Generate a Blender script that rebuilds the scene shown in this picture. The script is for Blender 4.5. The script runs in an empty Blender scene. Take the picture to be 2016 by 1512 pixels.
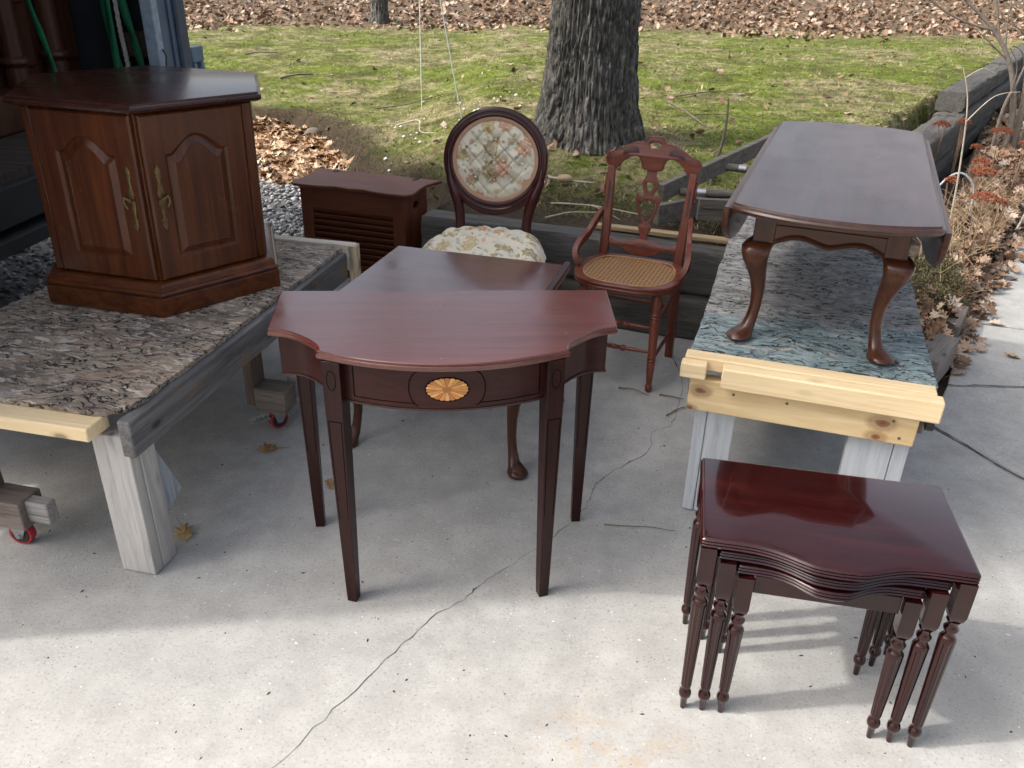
import bpy, bmesh, math, random
import numpy as np
from mathutils import Vector, Matrix, Euler
random.seed(7); RNG = np.random.default_rng(11)
PI = math.pi; R = math.radians
SC = bpy.context.scene; COL = SC.collection

# ------------------------------------------------------------------ camera
PITCH, ROLL, CAMH = 0.48176, 0.02415, 1.605
cam_d = bpy.data.cameras.new('camera'); cam = bpy.data.objects.new('camera', cam_d); COL.objects.link(cam)
cam_d.sensor_width = 36.0; cam_d.lens = 1647.5 / 2016 * 36.0; cam_d.clip_start = 0.05; cam_d.clip_end = 800
fw = Vector((0, math.cos(PITCH), -math.sin(PITCH))); up0 = Vector((0, math.sin(PITCH), math.cos(PITCH))); rt0 = Vector((1, 0, 0))
rt = rt0 * math.cos(ROLL) + up0 * math.sin(ROLL); up = -rt0 * math.sin(ROLL) + up0 * math.cos(ROLL)
cam.matrix_world = Matrix(((rt.x, up.x, -fw.x, 0), (rt.y, up.y, -fw.y, 0), (rt.z, up.z, -fw.z, CAMH), (0, 0, 0, 1)))
SC.camera = cam
# ------------------------------------------------------------------ sky and sun
SUN_EL, SUN_AZ = R(45), math.atan2(-0.990, -0.139)
W = bpy.data.worlds.new('World'); SC.world = W; W.use_nodes = True
nt = W.node_tree; nt.nodes.clear()
sky = nt.nodes.new('ShaderNodeTexSky'); sky.sky_type = 'NISHITA'; sky.sun_disc = False
sky.sun_elevation = SUN_EL; sky.sun_rotation = SUN_AZ; sky.air_density = 1.0; sky.dust_density = 7.0; sky.ozone_density = 0.7
bg = nt.nodes.new('ShaderNodeBackground'); bg.inputs['Strength'].default_value = 0.15
wo = nt.nodes.new('ShaderNodeOutputWorld')
bw = nt.nodes.new('ShaderNodeRGBToBW'); hz = nt.nodes.new('ShaderNodeMix'); hz.data_type = 'RGBA'; hz.inputs[0].default_value = 0.5   # thin even veil of high cloud: a whiter sky all over
nt.links.new(sky.outputs[0], bw.inputs[0]); nt.links.new(sky.outputs[0], hz.inputs[6]); nt.links.new(bw.outputs[0], hz.inputs[7]); nt.links.new(hz.outputs[2], bg.inputs[0]); nt.links.new(bg.outputs[0], wo.inputs[0])
sl = bpy.data.lights.new('sun', 'SUN'); sl.energy = 1.2; sl.angle = R(1.6); sl.color = (1.0, 0.955, 0.89)
so = bpy.data.objects.new('sun', sl); COL.objects.link(so)
sd = Vector((0.990 * math.cos(SUN_EL), 0.139 * math.cos(SUN_EL), -math.sin(SUN_EL)))
so.rotation_euler = sd.to_track_quat('-Z', 'Y').to_euler()
SC.view_settings.view_transform = 'Standard'; SC.view_settings.look = 'None'
SC.view_settings.exposure = 1.25; SC.view_settings.gamma = 1.0; SC.view_settings.use_curve_mapping = False

SC.cycles.max_bounces = 6; SC.cycles.diffuse_bounces = 3; SC.cycles.glossy_bounces = 3; SC.cycles.transmission_bounces = 1; SC.cycles.use_adaptive_sampling = True; SC.cycles.adaptive_threshold = 0.02
# ------------------------------------------------------------------ noise
def _h(ix, iy, iz, s):
    n = ix.astype(np.int64) * 374761393 + iy.astype(np.int64) * 668265263 + iz.astype(np.int64) * 2147483647 + s * 974711
    n = (n ^ (n >> 13)) * 1274126177 & 0xffffffff
    n = (n ^ (n >> 16)) & 0xffffffff
    return n / 4294967295.0
def vn(x, y, z=None, s=0):
    x = np.asarray(x, float); y = np.asarray(y, float); z = np.zeros_like(x) if z is None else np.asarray(z, float)
    xi, yi, zi = np.floor(x), np.floor(y), np.floor(z); fx, fy, fz = x - xi, y - yi, z - zi
    fx = fx * fx * (3 - 2 * fx); fy = fy * fy * (3 - 2 * fy); fz = fz * fz * (3 - 2 * fz)
    def c(a, b, d): return _h(xi + a, yi + b, zi + d, s)
    def l(a, b, t): return a + (b - a) * t
    return l(l(l(c(0,0,0), c(1,0,0), fx), l(c(0,1,0), c(1,1,0), fx), fy), l(l(c(0,0,1), c(1,0,1), fx), l(c(0,1,1), c(1,1,1), fx), fy), fz)
def fbm(x, y, z=None, o=4, s=0):
    a, t, n = 1.0, 0.0, 0.0; f = 1.0
    for i in range(o):
        t = t + a * vn(x * f, y * f, None if z is None else z * f, s + i * 17); n += a; a *= .5; f *= 2.03
    return t / n
def sstep(a, b, x):
    t = np.clip((x - a) / (b - a), 0, 1); return t * t * (3 - 2 * t)

# ------------------------------------------------------------------ geometry helpers
class G:
    def __init__(s): s.v = []; s.f = []
    def add(s, V, F):
        o = len(s.v); s.v += [tuple(p) for p in V]; s.f += [tuple(i + o for i in f) for f in F]; return s
    def box(s, x0, x1, y0, y1, z0, z1, M=None):
        V = [Vector(p) for p in ((x0,y0,z0),(x1,y0,z0),(x1,y1,z0),(x0,y1,z0),(x0,y0,z1),(x1,y0,z1),(x1,y1,z1),(x0,y1,z1))]
        if M is not None: V = [M @ p for p in V]
        return s.add(V, [(0,3,2,1),(4,5,6,7),(0,1,5,4),(1,2,6,5),(2,3,7,6),(3,0,4,7)])
    def loft(s, loops, cap0=True, cap1=True, closed=True):
        n = len(loops[0]); V = [p for L in loops for p in L]; F = []
        for k in range(len(loops) - 1):
            for i in range(n if closed else n - 1):
                j = (i + 1) % n; F.append((k*n+i, k*n+j, (k+1)*n+j, (k+1)*n+i))
        if cap0: F.append(tuple(range(n))[::-1])
        if cap1: F.append(tuple((len(loops)-1)*n + i for i in range(n)))
        return s.add(V, F)
    def lathe(s, prof, n=16, M=None, flute=None):
        L = []
        for r, z in prof:
            ring = []
            for i in range(n):
                a = 2 * PI * i / n; rr = r
                if flute and flute[0] < z < flute[1]: rr = r * (1 - flute[2] * (i % 2))
                p = Vector((rr * math.cos(a), rr * math.sin(a), z)); ring.append(M @ p if M is not None else p)
            L.append(ring)
        return s.loft(L)
    def tube(s, path, rad, n=8, flat=1.0):
        path = [Vector(p) for p in path]; m = len(path)
        if not hasattr(rad, '__len__'): rad = [rad] * m
        L = []; ref = None
        for k in range(m):
            d = (path[min(k+1, m-1)] - path[max(k-1, 0)]).normalized()
            if ref is None:
                ref = Vector((0, 0, 1)) if abs(d.z) < .9 else Vector((1, 0, 0))
            a = d.cross(ref); a = a.normalized() if a.length > 1e-6 else Vector((1,0,0)); b = a.cross(d).normalized(); ref = b
            L.append([path[k] + (a * math.cos(2*PI*i/n) + b * flat * math.sin(2*PI*i/n)) * rad[k] for i in range(n)])
        return s.loft(L)
    def prism(s, poly, z0, z1):
        return s.loft([[(x, y, z0) for x, y in poly], [(x, y, z1) for x, y in poly]])
    def edge_top(s, poly, prof):
        # closed outline with an edge moulding: prof = [(inset, z), ...] from bottom to top
        n = len(poly); P = [Vector((x, y)) for x, y in poly]; N = []
        ar = sum(P[i].x * P[(i+1) % n].y - P[(i+1) % n].x * P[i].y for i in range(n)); sg = 1 if ar > 0 else -1
        for i in range(n):
            a = (P[i] - P[i-1]); b = (P[(i+1) % n] - P[i])
            a = Vector((a.y, -a.x)).normalized() * sg; b = Vector((b.y, -b.x)).normalized() * sg
            m = (a + b); m = m.normalized() if m.length > 1e-6 else a
            N.append(m / max(.5, m.dot(a)))
        return s.loft([[(P[i].x - N[i].x * q, P[i].y - N[i].y * q, z) for i in range(n)] for q, z in prof])
    def xf(s, M):
        s.v = [tuple(M @ Vector(p)) for p in s.v]; return s
    def mesh(s, name, ang=38):
        me = bpy.data.meshes.new(name); me.from_pydata(s.v, [], s.f); fin(me, ang); return me
    def build(s, name, mat, parent=None, bevel=0, ang=38, seg=2):
        return link(name, s.mesh(name, ang), mat, parent, bevel, seg)
def fin(me, ang=38):
    bm = bmesh.new(); bm.from_mesh(me); bmesh.ops.recalc_face_normals(bm, faces=bm.faces); bm.to_mesh(me); bm.free()
    me.polygons.foreach_set('use_smooth', [True] * len(me.polygons)); me.set_sharp_from_angle(angle=R(ang)); me.update()
def link(name, me, mat, parent=None, bevel=0, seg=2):
    o = bpy.data.objects.new(name, me); COL.objects.link(o)
    if mat is not None and not me.materials: me.materials.append(mat)
    if parent is not None: o.parent = parent
    if bevel:
        b = o.modifiers.new('bevel', 'BEVEL'); b.width = bevel; b.segments = seg; b.limit_method = 'ANGLE'; b.angle_limit = R(40)
    return o
def npmesh(name, V, F, mat, parent=None, smooth=False):
    me = bpy.data.meshes.new(name); V = np.asarray(V, np.float32); F = np.asarray(F, np.int32); k = F.shape[1]
    me.vertices.add(len(V)); me.vertices.foreach_set('co', V.ravel())
    me.loops.add(F.size); me.loops.foreach_set('vertex_index', F.ravel())
    me.polygons.add(len(F)); me.polygons.foreach_set('loop_start', np.arange(0, F.size, k, dtype=np.int32))
    if smooth: me.polygons.foreach_set('use_smooth', np.ones(len(F), bool))
    me.update(calc_edges=True); return link(name, me, mat, parent)
def grid_faces(nu, nv, wrap=False):
    i, j = np.meshgrid(np.arange(nu if wrap else nu - 1), np.arange(nv - 1), indexing='ij'); i2 = (i + 1) % nu
    return np.stack([i * nv + j, i2 * nv + j, i2 * nv + j + 1, i * nv + j + 1], -1).reshape(-1, 4)
def thing(name, label, cat, loc=(0,0,0), rz=0, group=None, rot=None):
    o = bpy.data.objects.new(name, None); COL.objects.link(o); o.empty_display_size = .1
    o.location = loc; o.rotation_euler = rot if rot else (0, 0, rz); tag(o, label, cat, group); return o
def tag(o, label=None, cat=None, group=None, kind=None):
    if label: o['label'] = label
    if cat: o['category'] = cat
    if group: o['group'] = group
    if kind: o['kind'] = kind
    return o
def catmull(P, n=6, closed=False):
    P = [Vector(p) for p in P]; out = []; m = len(P)
    for i in range(m if closed else m - 1):
        g = (lambda k: P[k % m]) if closed else (lambda k: P[max(0, min(m - 1, k))])
        a, b, c, d = g(i-1), g(i), g(i+1), g(i+2)
        for k in range(n):
            t = k / n
            out.append(.5 * ((2*b) + (c - a) * t + (2*a - 5*b + 4*c - d) * t*t + (3*b - a - 3*c + d) * t**3))
    if not closed: out.append(P[-1])
    return out
def plate(name, loops, th, mat, parent, M=None, bev=0.0015):
    cu = bpy.data.curves.new('tmp', 'CURVE'); cu.dimensions = '2D'; cu.fill_mode = 'BOTH'; cu.extrude = max(th / 2 - bev, .0002); cu.bevel_depth = bev; cu.bevel_resolution = 1; cu.offset = -bev
    for L in loops:
        sp = cu.splines.new('POLY'); sp.points.add(len(L) - 1); sp.use_cyclic_u = True
        for i, p in enumerate(L): sp.points[i].co = (p[0], p[1], 0, 1)
    t = bpy.data.objects.new('tmp', cu); COL.objects.link(t); bpy.context.view_layer.update()
    me = bpy.data.meshes.new_from_object(t.evaluated_get(bpy.context.evaluated_depsgraph_get())); me.materials.clear()
    bpy.data.objects.remove(t); bpy.data.curves.remove(cu)
    me.name = name
    if M is not None: me.transform(M)
    bm = bmesh.new(); bm.from_mesh(me); bmesh.ops.remove_doubles(bm, verts=bm.verts, dist=1e-6); bm.to_mesh(me); bm.free()
    fin(me, 35); return link(name, me, mat, parent)
def mir(L):  # right half of a symmetric outline -> full outline
    return L + [(-x, y) for x, y in L[::-1] if abs(x) > 1e-5]
def copy_part(o, parent):
    c = o.copy(); COL.objects.link(c); c.parent = parent; return c

# ------------------------------------------------------------------ materials
class NT:
    def __init__(s, name):
        s.m = bpy.data.materials.new(name); s.m.use_nodes = True; s.t = s.m.node_tree; s.b = s.t.nodes['Principled BSDF']; s.tc = s.t.nodes.new('ShaderNodeTexCoord')
    def n(s, typ, **k):
        o = s.t.nodes.new(typ)
        for a, v in k.items():
            if a.startswith('i_'):
                key = a[2:]; key = int(key) if key.isdigit() else key.replace('_', ' ')
                s.put(o.inputs[key], v)
            else: setattr(o, a, v)
        return o
    def put(s, inp, v):
        if isinstance(v, bpy.types.NodeSocket): s.t.links.new(v, inp)
        elif isinstance(v, bpy.types.Node): s.t.links.new(v.outputs[0], inp)
        else: inp.default_value = v
    def obj(s, scale=(1,1,1), rot=(0,0,0), loc=(0,0,0)):
        return s.n('ShaderNodeMapping', i_0=s.tc.outputs['Object'], i_Location=loc, i_Rotation=rot, i_Scale=scale).outputs[0]
    def noise(s, vec, scale, detail=4, rough=.55, dist=0, col=False):
        o = s.n('ShaderNodeTexNoise', i_Vector=vec, i_Scale=scale, i_Detail=detail, i_Roughness=rough, i_Distortion=dist); return o.outputs[1 if col else 0]
    def vor(s, vec, scale, feature='F1', rnd=1.0, out=0):
        o = s.n('ShaderNodeTexVoronoi', feature=feature, i_Vector=vec, i_Scale=scale, i_Randomness=rnd); return o.outputs[out]
    def ramp(s, fac, stops, interp='LINEAR'):
        o = s.n('ShaderNodeValToRGB', i_0=fac); cr = o.color_ramp; cr.interpolation = interp
        while len(cr.elements) < len(stops): cr.elements.new(.5)
        for e, (p, c) in zip(cr.elements, stops):
            e.position = p; e.color = (*c, 1) if hasattr(c, '__len__') else (c, c, c, 1)
        return o.outputs[0]
    def mix(s, fac, a, b, mode='MIX'):
        o = s.n('ShaderNodeMix', data_type='RGBA', blend_type=mode); s.put(o.inputs[0], fac)
        for i, v in ((6, a), (7, b)): s.put(o.inputs[i], (*v, 1) if isinstance(v, tuple) and len(v) == 3 else v)
        return o.outputs[2]
    def math(s, op, a, b=0.0, c=0.0):
        o = s.n('ShaderNodeMath', operation=op); s.put(o.inputs[0], a); s.put(o.inputs[1], b); s.put(o.inputs[2], c); return o.outputs[0]
    def rnd(s): return s.n('ShaderNodeNewGeometry').outputs['Random Per Island']
    def orand(s): return s.n('ShaderNodeObjectInfo').outputs['Random']
    def bump(s, h, st=.3, d=.005):
        s.t.links.new(s.n('ShaderNodeBump', i_Strength=st, i_Distance=d, i_Height=h).outputs[0], s.b.inputs['Normal'])
    def fin(s, col, rough=.5, metal=0, coat=0, coatr=.1, spec=.5, trans=None):
        s.put(s.b.inputs['Base Color'], (*col, 1) if isinstance(col, tuple) and len(col) == 3 else col); s.put(s.b.inputs['Roughness'], rough); s.b.inputs['Metallic'].default_value = metal
        s.b.inputs['Coat Weight'].default_value = coat; 
        if not s.b.inputs['Coat Roughness'].is_linked: s.b.inputs['Coat Roughness'].default_value = coatr
        s.b.inputs['Specular IOR Level'].default_value = spec
        return s.m
MATS = {}
def cached(fn):
    def w(*a, **k):
        key = (fn.__name__, a, tuple(sorted(k.items())))
        if key not in MATS: MATS[key] = fn(*a, **k)
        return MATS[key]
    return w
@cached
def wood(c1, c2, ax='x', rough=.28, coat=.25, sc=1.0, name='stained_wood', coatr=.12, blotch=.5, coatior=1.5, spec=.28):
    m = NT(name); s = {'x': (1.2, 22, 22), 'y': (22, 1.2, 22), 'z': (22, 22, 1.2)}[ax]
    v = m.obj(tuple(k * sc for k in s)); v2 = m.obj(tuple(math.sqrt(k) * sc * 1.4 for k in s))
    g1 = m.noise(v, 1.6, 5, .62, .6); g2 = m.noise(v, 9, 3, .6); bl = m.noise(v2, 1.1, 3, .5)
    c = m.ramp(g1, [(.3, c1), (.72, c2)])
    c = m.mix(m.math('MULTIPLY', bl, blotch), c, tuple(k * .45 for k in c1))
    c = m.mix(m.ramp(g2, [(.35, .35), (.5, 0.0)]), c, tuple(k * .4 for k in c1))
    m.bump(g2, .05, .001); m.b.inputs['Coat IOR'].default_value = coatior; m.put(m.b.inputs['Coat Roughness'], m.ramp(m.noise(m.obj(), 7, 5, .7), [(.35, coatr * .7), (.7, coatr * 1.9)]))
    return m.fin(c, m.ramp(bl, [(.3, rough), (.75, rough * 1.35)]), coat=coat, coatr=coatr, spec=spec)
@cached
def greywood(c1, c2, ax='x', name='weathered_wood', rough=.85, knots=True, stain=None, thr=.55, streak=.6):
    m = NT(name); s = {'x': (1.5, 26, 26), 'y': (26, 1.5, 26), 'z': (26, 26, 1.5)}[ax]
    off = m.n('ShaderNodeVectorMath', operation='ADD', i_0=m.obj(s)); cmb = m.n('ShaderNodeCombineXYZ', i_0=m.math('MULTIPLY', m.orand(), 40.0), i_1=m.math('MULTIPLY', m.orand(), 23.0)); m.put(off.inputs[1], cmb.outputs[0]); v = off.outputs[0]
    g1 = m.noise(v, 1.3, 7, .65, .9); g2 = m.noise(v, 6, 4, .6); c = m.ramp(g1, [(.28, c1), (.7, c2)])
    c = m.mix(m.ramp(g2, [(.3, streak), (.46, 0.0)]), c, tuple(k * .35 for k in c1))
    if knots:
        kv = m.obj({'x': (5, 11, 11), 'y': (11, 5, 11), 'z': (11, 11, 5)}[ax]); kd = m.vor(kv, 1.0, rnd=1.0); c = m.mix(m.ramp(kd, [(.07, .8), (.12, .25), (.2, 0.0)]), c, tuple(k * .3 for k in c1))
    if stain:
        n = m.noise(m.obj({'x': (2, 9, 9), 'y': (9, 2, 9), 'z': (9, 9, 2)}[ax]), 1.4, 5, .65, 1.0); c = m.mix(m.ramp(n, [(thr, 0.0), (thr + .06, .9)]), c, stain)
    m.bump(m.math('ADD', g1, m.math('MULTIPLY', g2, .6)), .55, .003)
    return m.fin(c, rough, spec=.25)
@cached
def plain(c, rough=.5, metal=0.0, coat=0.0, name='paint', var=.15, sc=30.0, bump=.05):
    m = NT(name); n = m.noise(m.obj(), sc, 5, .6); col = m.mix(m.ramp(n, [(.3, 0.0), (.8, 1.0)]), tuple(k * (1 - var) for k in c), tuple(min(1, k * (1 + var)) for k in c)); m.bump(n, bump, .002)
    return m.fin(col, m.ramp(n, [(.3, rough), (.8, min(1, rough * 1.2))]), metal, coat)

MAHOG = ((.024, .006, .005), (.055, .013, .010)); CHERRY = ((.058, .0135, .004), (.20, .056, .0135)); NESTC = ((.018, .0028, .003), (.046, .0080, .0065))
COFF = ((.042, .013, .006), (.100, .033, .015)); CANEC = ((.105, .024, .013), (.215, .056, .030)); HAMP = ((.105, .026, .010), (.185, .052, .022)); VICT = ((.035, .006, .007), (.075, .015, .013))
brass = plain((.24, .18, .085), .4, 1.0, name='aged_brass', var=.4, sc=60.0)
steel = plain((.45, .46, .47), .4, 1.0, name='zinc_steel', var=.2)
blackm = plain((.02, .02, .022), .5, name='black_iron')
redpu = plain((.42, .025, .035), .45, name='red_wheel', var=.25)
PINE = greywood((.66, .49, .27), (.82, .66, .42), 'x', name='fresh_pine', rough=.6, thr=.7, streak=.10)
GREYX = greywood((.20, .19, .18), (.42, .40, .38), 'x', name='grey_plank'); GREYZ = greywood((.33, .315, .30), (.50, .48, .455), 'z', name='grey_post', streak=.35)
BLUEGREYZ = greywood((.38, .40, .43), (.56, .59, .62), 'z', name='bluegrey_post', knots=False, streak=.3)
DARKY = greywood((.075, .074, .078), (.20, .192, .188), 'y', name='dark_weathered_board', stain=(.20, .125, .075), thr=.57, rough=.6)
TIMB = greywood((.045, .042, .038), (.125, .118, .108), 'x', name='old_timber', knots=False)
TIMBY = greywood((.05, .045, .04), (.13, .12, .11), 'x', name='bed_timber', knots=False)

def concrete_mat():
    m = NT('concrete'); v = m.obj()
    big = m.noise(v, 1.1, 3, .6); mid = m.noise(v, 9, 4, .65); fine = m.noise(v, 120, 2, .75)
    c = m.ramp(mid, [(.28, (.295, .290, .275)), (.72, (.418, .412, .392))])
    c = m.mix(m.ramp(big, [(.35, .35), (.6, 0.0)]), c, (.335, .332, .32))
    c = m.mix(m.ramp(fine, [(.30, .55), (.44, 0.0)]), c, (.17, .165, .155))
    c = m.mix(m.ramp(fine, [(.62, 0.0), (.75, .5)]), c, (.62, .61, .58))
    st = m.noise(m.obj(loc=(9, 4, 0)), 2.3, 4, .65, .6); c = m.mix(m.ramp(st, [(.55, 0.0), (.72, .35)]), c, (.26, .255, .24)); c = m.mix(m.ramp(m.noise(m.obj(loc=(2, 8, 0)), 5.0, 4, .7), [(.56, 0.0), (.68, .18)]), c, (.50, .498, .485))
    pit = m.vor(v, 42); c = m.mix(m.ramp(pit, [(.05, .8), (.10, 0.0)]), c, (.10, .095, .09))
    sp = m.vor(m.obj(loc=(3.1, 1.7, 0)), 26); c = m.mix(m.ramp(sp, [(.035, .8), (.07, 0.0)]), c, (.72, .71, .69))
    # rust bloom near the front of the driveway and chalk spatter
    rv = m.n('ShaderNodeVectorMath', operation='DISTANCE', i_0=v, i_1=(.23, 1.22, 0)).outputs['Value']
    rust = m.math('MULTIPLY', m.ramp(rv, [(0.0, 1.0), (.28, 0.0)]), m.ramp(m.noise(v, 14, 3, .7), [(.48, 0.0), (.68, .75)])); c = m.mix(rust, c, (.40, .27, .14))
    ch = m.ramp(m.noise(v, 26, 4, .75), [(.66, 0.0), (.72, .7)]); cm = m.ramp(m.noise(v, .9, 2), [(.5, 0.0), (.62, 1.0)]); c = m.mix(m.math('MULTIPLY', ch, cm), c, (.66, .66, .65))
    m.bump(m.math('ADD', m.math('MULTIPLY', fine, .8), m.math('MULTIPLY', mid, .7)), .4, .003)
    return m.fin(c, .9, spec=.25)
CONC = concrete_mat()

def knotty(name, knots):
    m = NT(name); g1 = m.noise(m.obj((1.5, 26, 26)), 1.3, 6, .6, .9); sp = m.n('ShaderNodeSeparateXYZ', i_0=m.obj()); w = m.math('MULTIPLY', m.math('SUBTRACT', m.noise(m.obj(), 40, 3), .5), .012); c = m.ramp(g1, [(.28, (.60, .42, .20)), (.7, (.80, .63, .38))])
    for x, z, r in knots:
        d = m.math('ADD', m.math('SQRT', m.math('ADD', m.math('POWER', m.math('MULTIPLY', m.math('SUBTRACT', sp.outputs[0], x), .62), 2.0), m.math('POWER', m.math('SUBTRACT', sp.outputs[2], z), 2.0))), w)
        q = m.math('DIVIDE', d, r); c = m.mix(m.ramp(q, [(0.0, 1.0), (.30, .85), (.42, .45), (.62, .5), (1.0, 0.0)]), c, (.20, .075, .035))
    m.bump(g1, .2, .002); return m.fin(c, .55, spec=.3)
def flake_mat(name, teal):
    m = NT(name); w = m.n('ShaderNodeVectorMath', operation='SCALE', i_0=m.noise(m.obj(), 6, 3, col=True)); w.inputs['Scale'].default_value = .10
    p = m.n('ShaderNodeVectorMath', operation='ADD', i_0=m.obj(), i_1=w.outputs[0]).outputs[0]
    def st(sx, sy, off=0.0): return m.n('ShaderNodeMapping', i_0=p, i_Location=(off, off * .7, 0), i_Scale=(sx, sy, sy)).outputs[0]
    big = m.noise(st(2.6, 3.4, 3.0), 1.0, 6, .62); mid = m.noise(st(7, 16, 5.0), 1.0, 6, .68); fine = m.noise(st(26, 80, 1.0), 1.0, 4, .7)
    k = m.math('ADD', m.math('MULTIPLY', big, .38), m.math('MULTIPLY', mid, .62))
    if teal:
        c = m.ramp(k, [(.36, (.13, .125, .125)), (.46, (.24, .235, .23)), (.54, (.33, .32, .31)), (.62, (.42, .41, .39))])
        sx = m.n('ShaderNodeSeparateXYZ', i_0=m.obj()).outputs[1]; edge = m.math('SUBTRACT', .42, m.math('ADD', sx, m.math('MULTIPLY', m.math('SUBTRACT', big, .5), 1.0)))
        tl = m.ramp(k, [(.36, (.085, .14, .155)), (.47, (.155, .245, .265)), (.56, (.24, .335, .35)), (.64, (.35, .41, .41))]); c = m.mix(m.ramp(edge, [(.0, 0.0), (.12, .85)]), c, tl)
        c = m.mix(m.ramp(m.noise(st(6, 15, 11.0), 1.0, 5, .65), [(.62, 0.0), (.65, .7)]), c, (.44, .36, .28))
    else:
        c = m.ramp(k, [(.34, (.085, .070, .058)), (.42, (.215, .170, .130)), (.48, (.36, .29, .215)), (.54, (.39, .30, .22)), (.60, (.44, .38, .32)), (.68, (.56, .50, .43))])
        c = m.mix(m.ramp(m.noise(st(2.2, 3.0, 17.0), 1.0, 4), [(.52, 0.0), (.66, .6)]), c, (.085, .075, .075)); c = m.mix(m.ramp(m.noise(st(3.5, 5.0, 23.0), 1.0, 5, .65), [(.57, 0.0), (.66, .4)]), c, (.33, .18, .12))
    c = m.mix(m.ramp(fine, [(.38, .5), (.52, 0.0)]), c, (.09, .08, .075))
    f1 = m.noise(st(19, 66, 31.0), 1.0, 4, .6); chip = m.math('MULTIPLY', m.ramp(f1, [(.56, 0.0), (.568, 1.0)]), m.ramp(big, [(.40, .35), (.55, 1.0)])); c = m.mix(m.math('MULTIPLY', chip, .72), c, (.40, .43, .43) if teal else (.66, .59, .52))
    g1 = m.noise(st(12, 42, 41.0), 1.0, 3, .55); crk = m.math('MULTIPLY', m.ramp(m.math('ABSOLUTE', m.math('SUBTRACT', g1, .5)), [(.0, 1.0), (.012, 1.0), (.022, 0.0)]), m.ramp(m.noise(st(5, 11, 47.0), 1.0, 4, .6), [(.42, 0.0), (.46, 1.0)])); c = m.mix(m.math('MULTIPLY', crk, .96), c, (.014, .013, .013))
    m.bump(m.math('SUBTRACT', m.math('ADD', m.math('MULTIPLY', mid, .6), m.math('ADD', m.math('MULTIPLY', fine, .25), m.math('MULTIPLY', chip, .35))), m.math('MULTIPLY', crk, .7)), .9, .008)
    return m.fin(c, .75, spec=.3)
FLAKE_L = flake_mat('flaking_brown_sheet', False); FLAKE_R = flake_mat('flaking_teal_sheet', True)

def fabric_mat(plane):
    m = NT('floral_fabric'); sp = m.n('ShaderNodeSeparateXYZ', i_0=m.obj())
    base = m.n('ShaderNodeCombineXYZ', i_0=sp.outputs[0], i_1=sp.outputs[2 if plane == 'xz' else 1]).outputs[0]
    col = m.mix(m.noise(base, 300, 2), (.66, .61, .47), (.74, .69, .56))
    def layer(col, S, off, stops, R0, pet, dens, ring=True):
        v = m.n('ShaderNodeVectorMath', operation='MULTIPLY_ADD', i_0=base, i_1=(S, S, S), i_2=off).outputs[0]
        wob = m.n('ShaderNodeVectorMath', operation='SCALE', i_0=m.noise(v, 3.0, 2, col=True)); wob.inputs['Scale'].default_value = .16; v = m.n('ShaderNodeVectorMath', operation='ADD', i_0=v, i_1=wob.outputs[0]).outputs[0]
        vo = m.n('ShaderNodeTexVoronoi', voronoi_dimensions='2D', i_Vector=v, i_Scale=1.0, i_Randomness=.75)
        d = m.n('ShaderNodeVectorMath', operation='SUBTRACT', i_0=v, i_1=vo.outputs['Position']); s2 = m.n('ShaderNodeSeparateXYZ', i_0=d.outputs[0])
        r = m.n('ShaderNodeVectorMath', operation='LENGTH', i_0=d.outputs[0]).outputs['Value']; th = m.math('ARCTAN2', s2.outputs[1], s2.outputs[0])
        rc = m.n('ShaderNodeSeparateColor', i_0=vo.outputs['Color']); pe = m.math('MULTIPLY', m.math('COSINE', m.math('MULTIPLY_ADD', th, float(pet), m.math('MULTIPLY', rc.outputs[2], 6.0))), .11)
        edge = m.math('MULTIPLY', m.math('ADD', .84, pe), m.math('MULTIPLY', R0, m.math('ADD', .7, m.math('MULTIPLY', rc.outputs[1], .5))))
        inside = m.math('LESS_THAN', r, edge); keep = m.math('LESS_THAN', rc.outputs[2], dens)
        fc = m.ramp(rc.outputs[0], stops, 'CONSTANT')
        if ring:
            q = m.math('DIVIDE', r, edge); fc = m.mix(m.math('MULTIPLY', m.math('GREATER_THAN', m.math('SINE', m.math('MULTIPLY', q, 15.0)), .55), .55), fc, (.78, .66, .48))
        return m.mix(m.math('MULTIPLY', m.math('MULTIPLY', inside, keep), .74), col, fc)
    lf = [(0, (.34, .35, .28)), (.5, (.22, .21, .10)), (.8, (.42, .40, .34))]
    col = layer(col, 24.0, (.3, .9, 0), lf, .26, 2, .42, False); col = layer(col, 30.0, (4.3, 2.9, 0), lf, .24, 2, .35, False)
    col = layer(col, 10.0 if plane == 'xz' else 9.0, (1.7, 3.2, 0), [(0, (.50, .21, .12)), (.36, (.50, .35, .14)), (.68, (.24, .17, .06))], .42, 8, .85)
    col = layer(col, 19.0, (7.1, 1.2, 0), [(0, (.50, .22, .13)), (.35, (.50, .37, .17)), (.7, (.24, .18, .07))], .30, 5, .42)
    m.bump(m.noise(base, 420, 2), .25, .001)
    return m.fin(col, .8, spec=.2)
FAB_B = fabric_mat('xz'); FAB_S = fabric_mat('xy')

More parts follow.
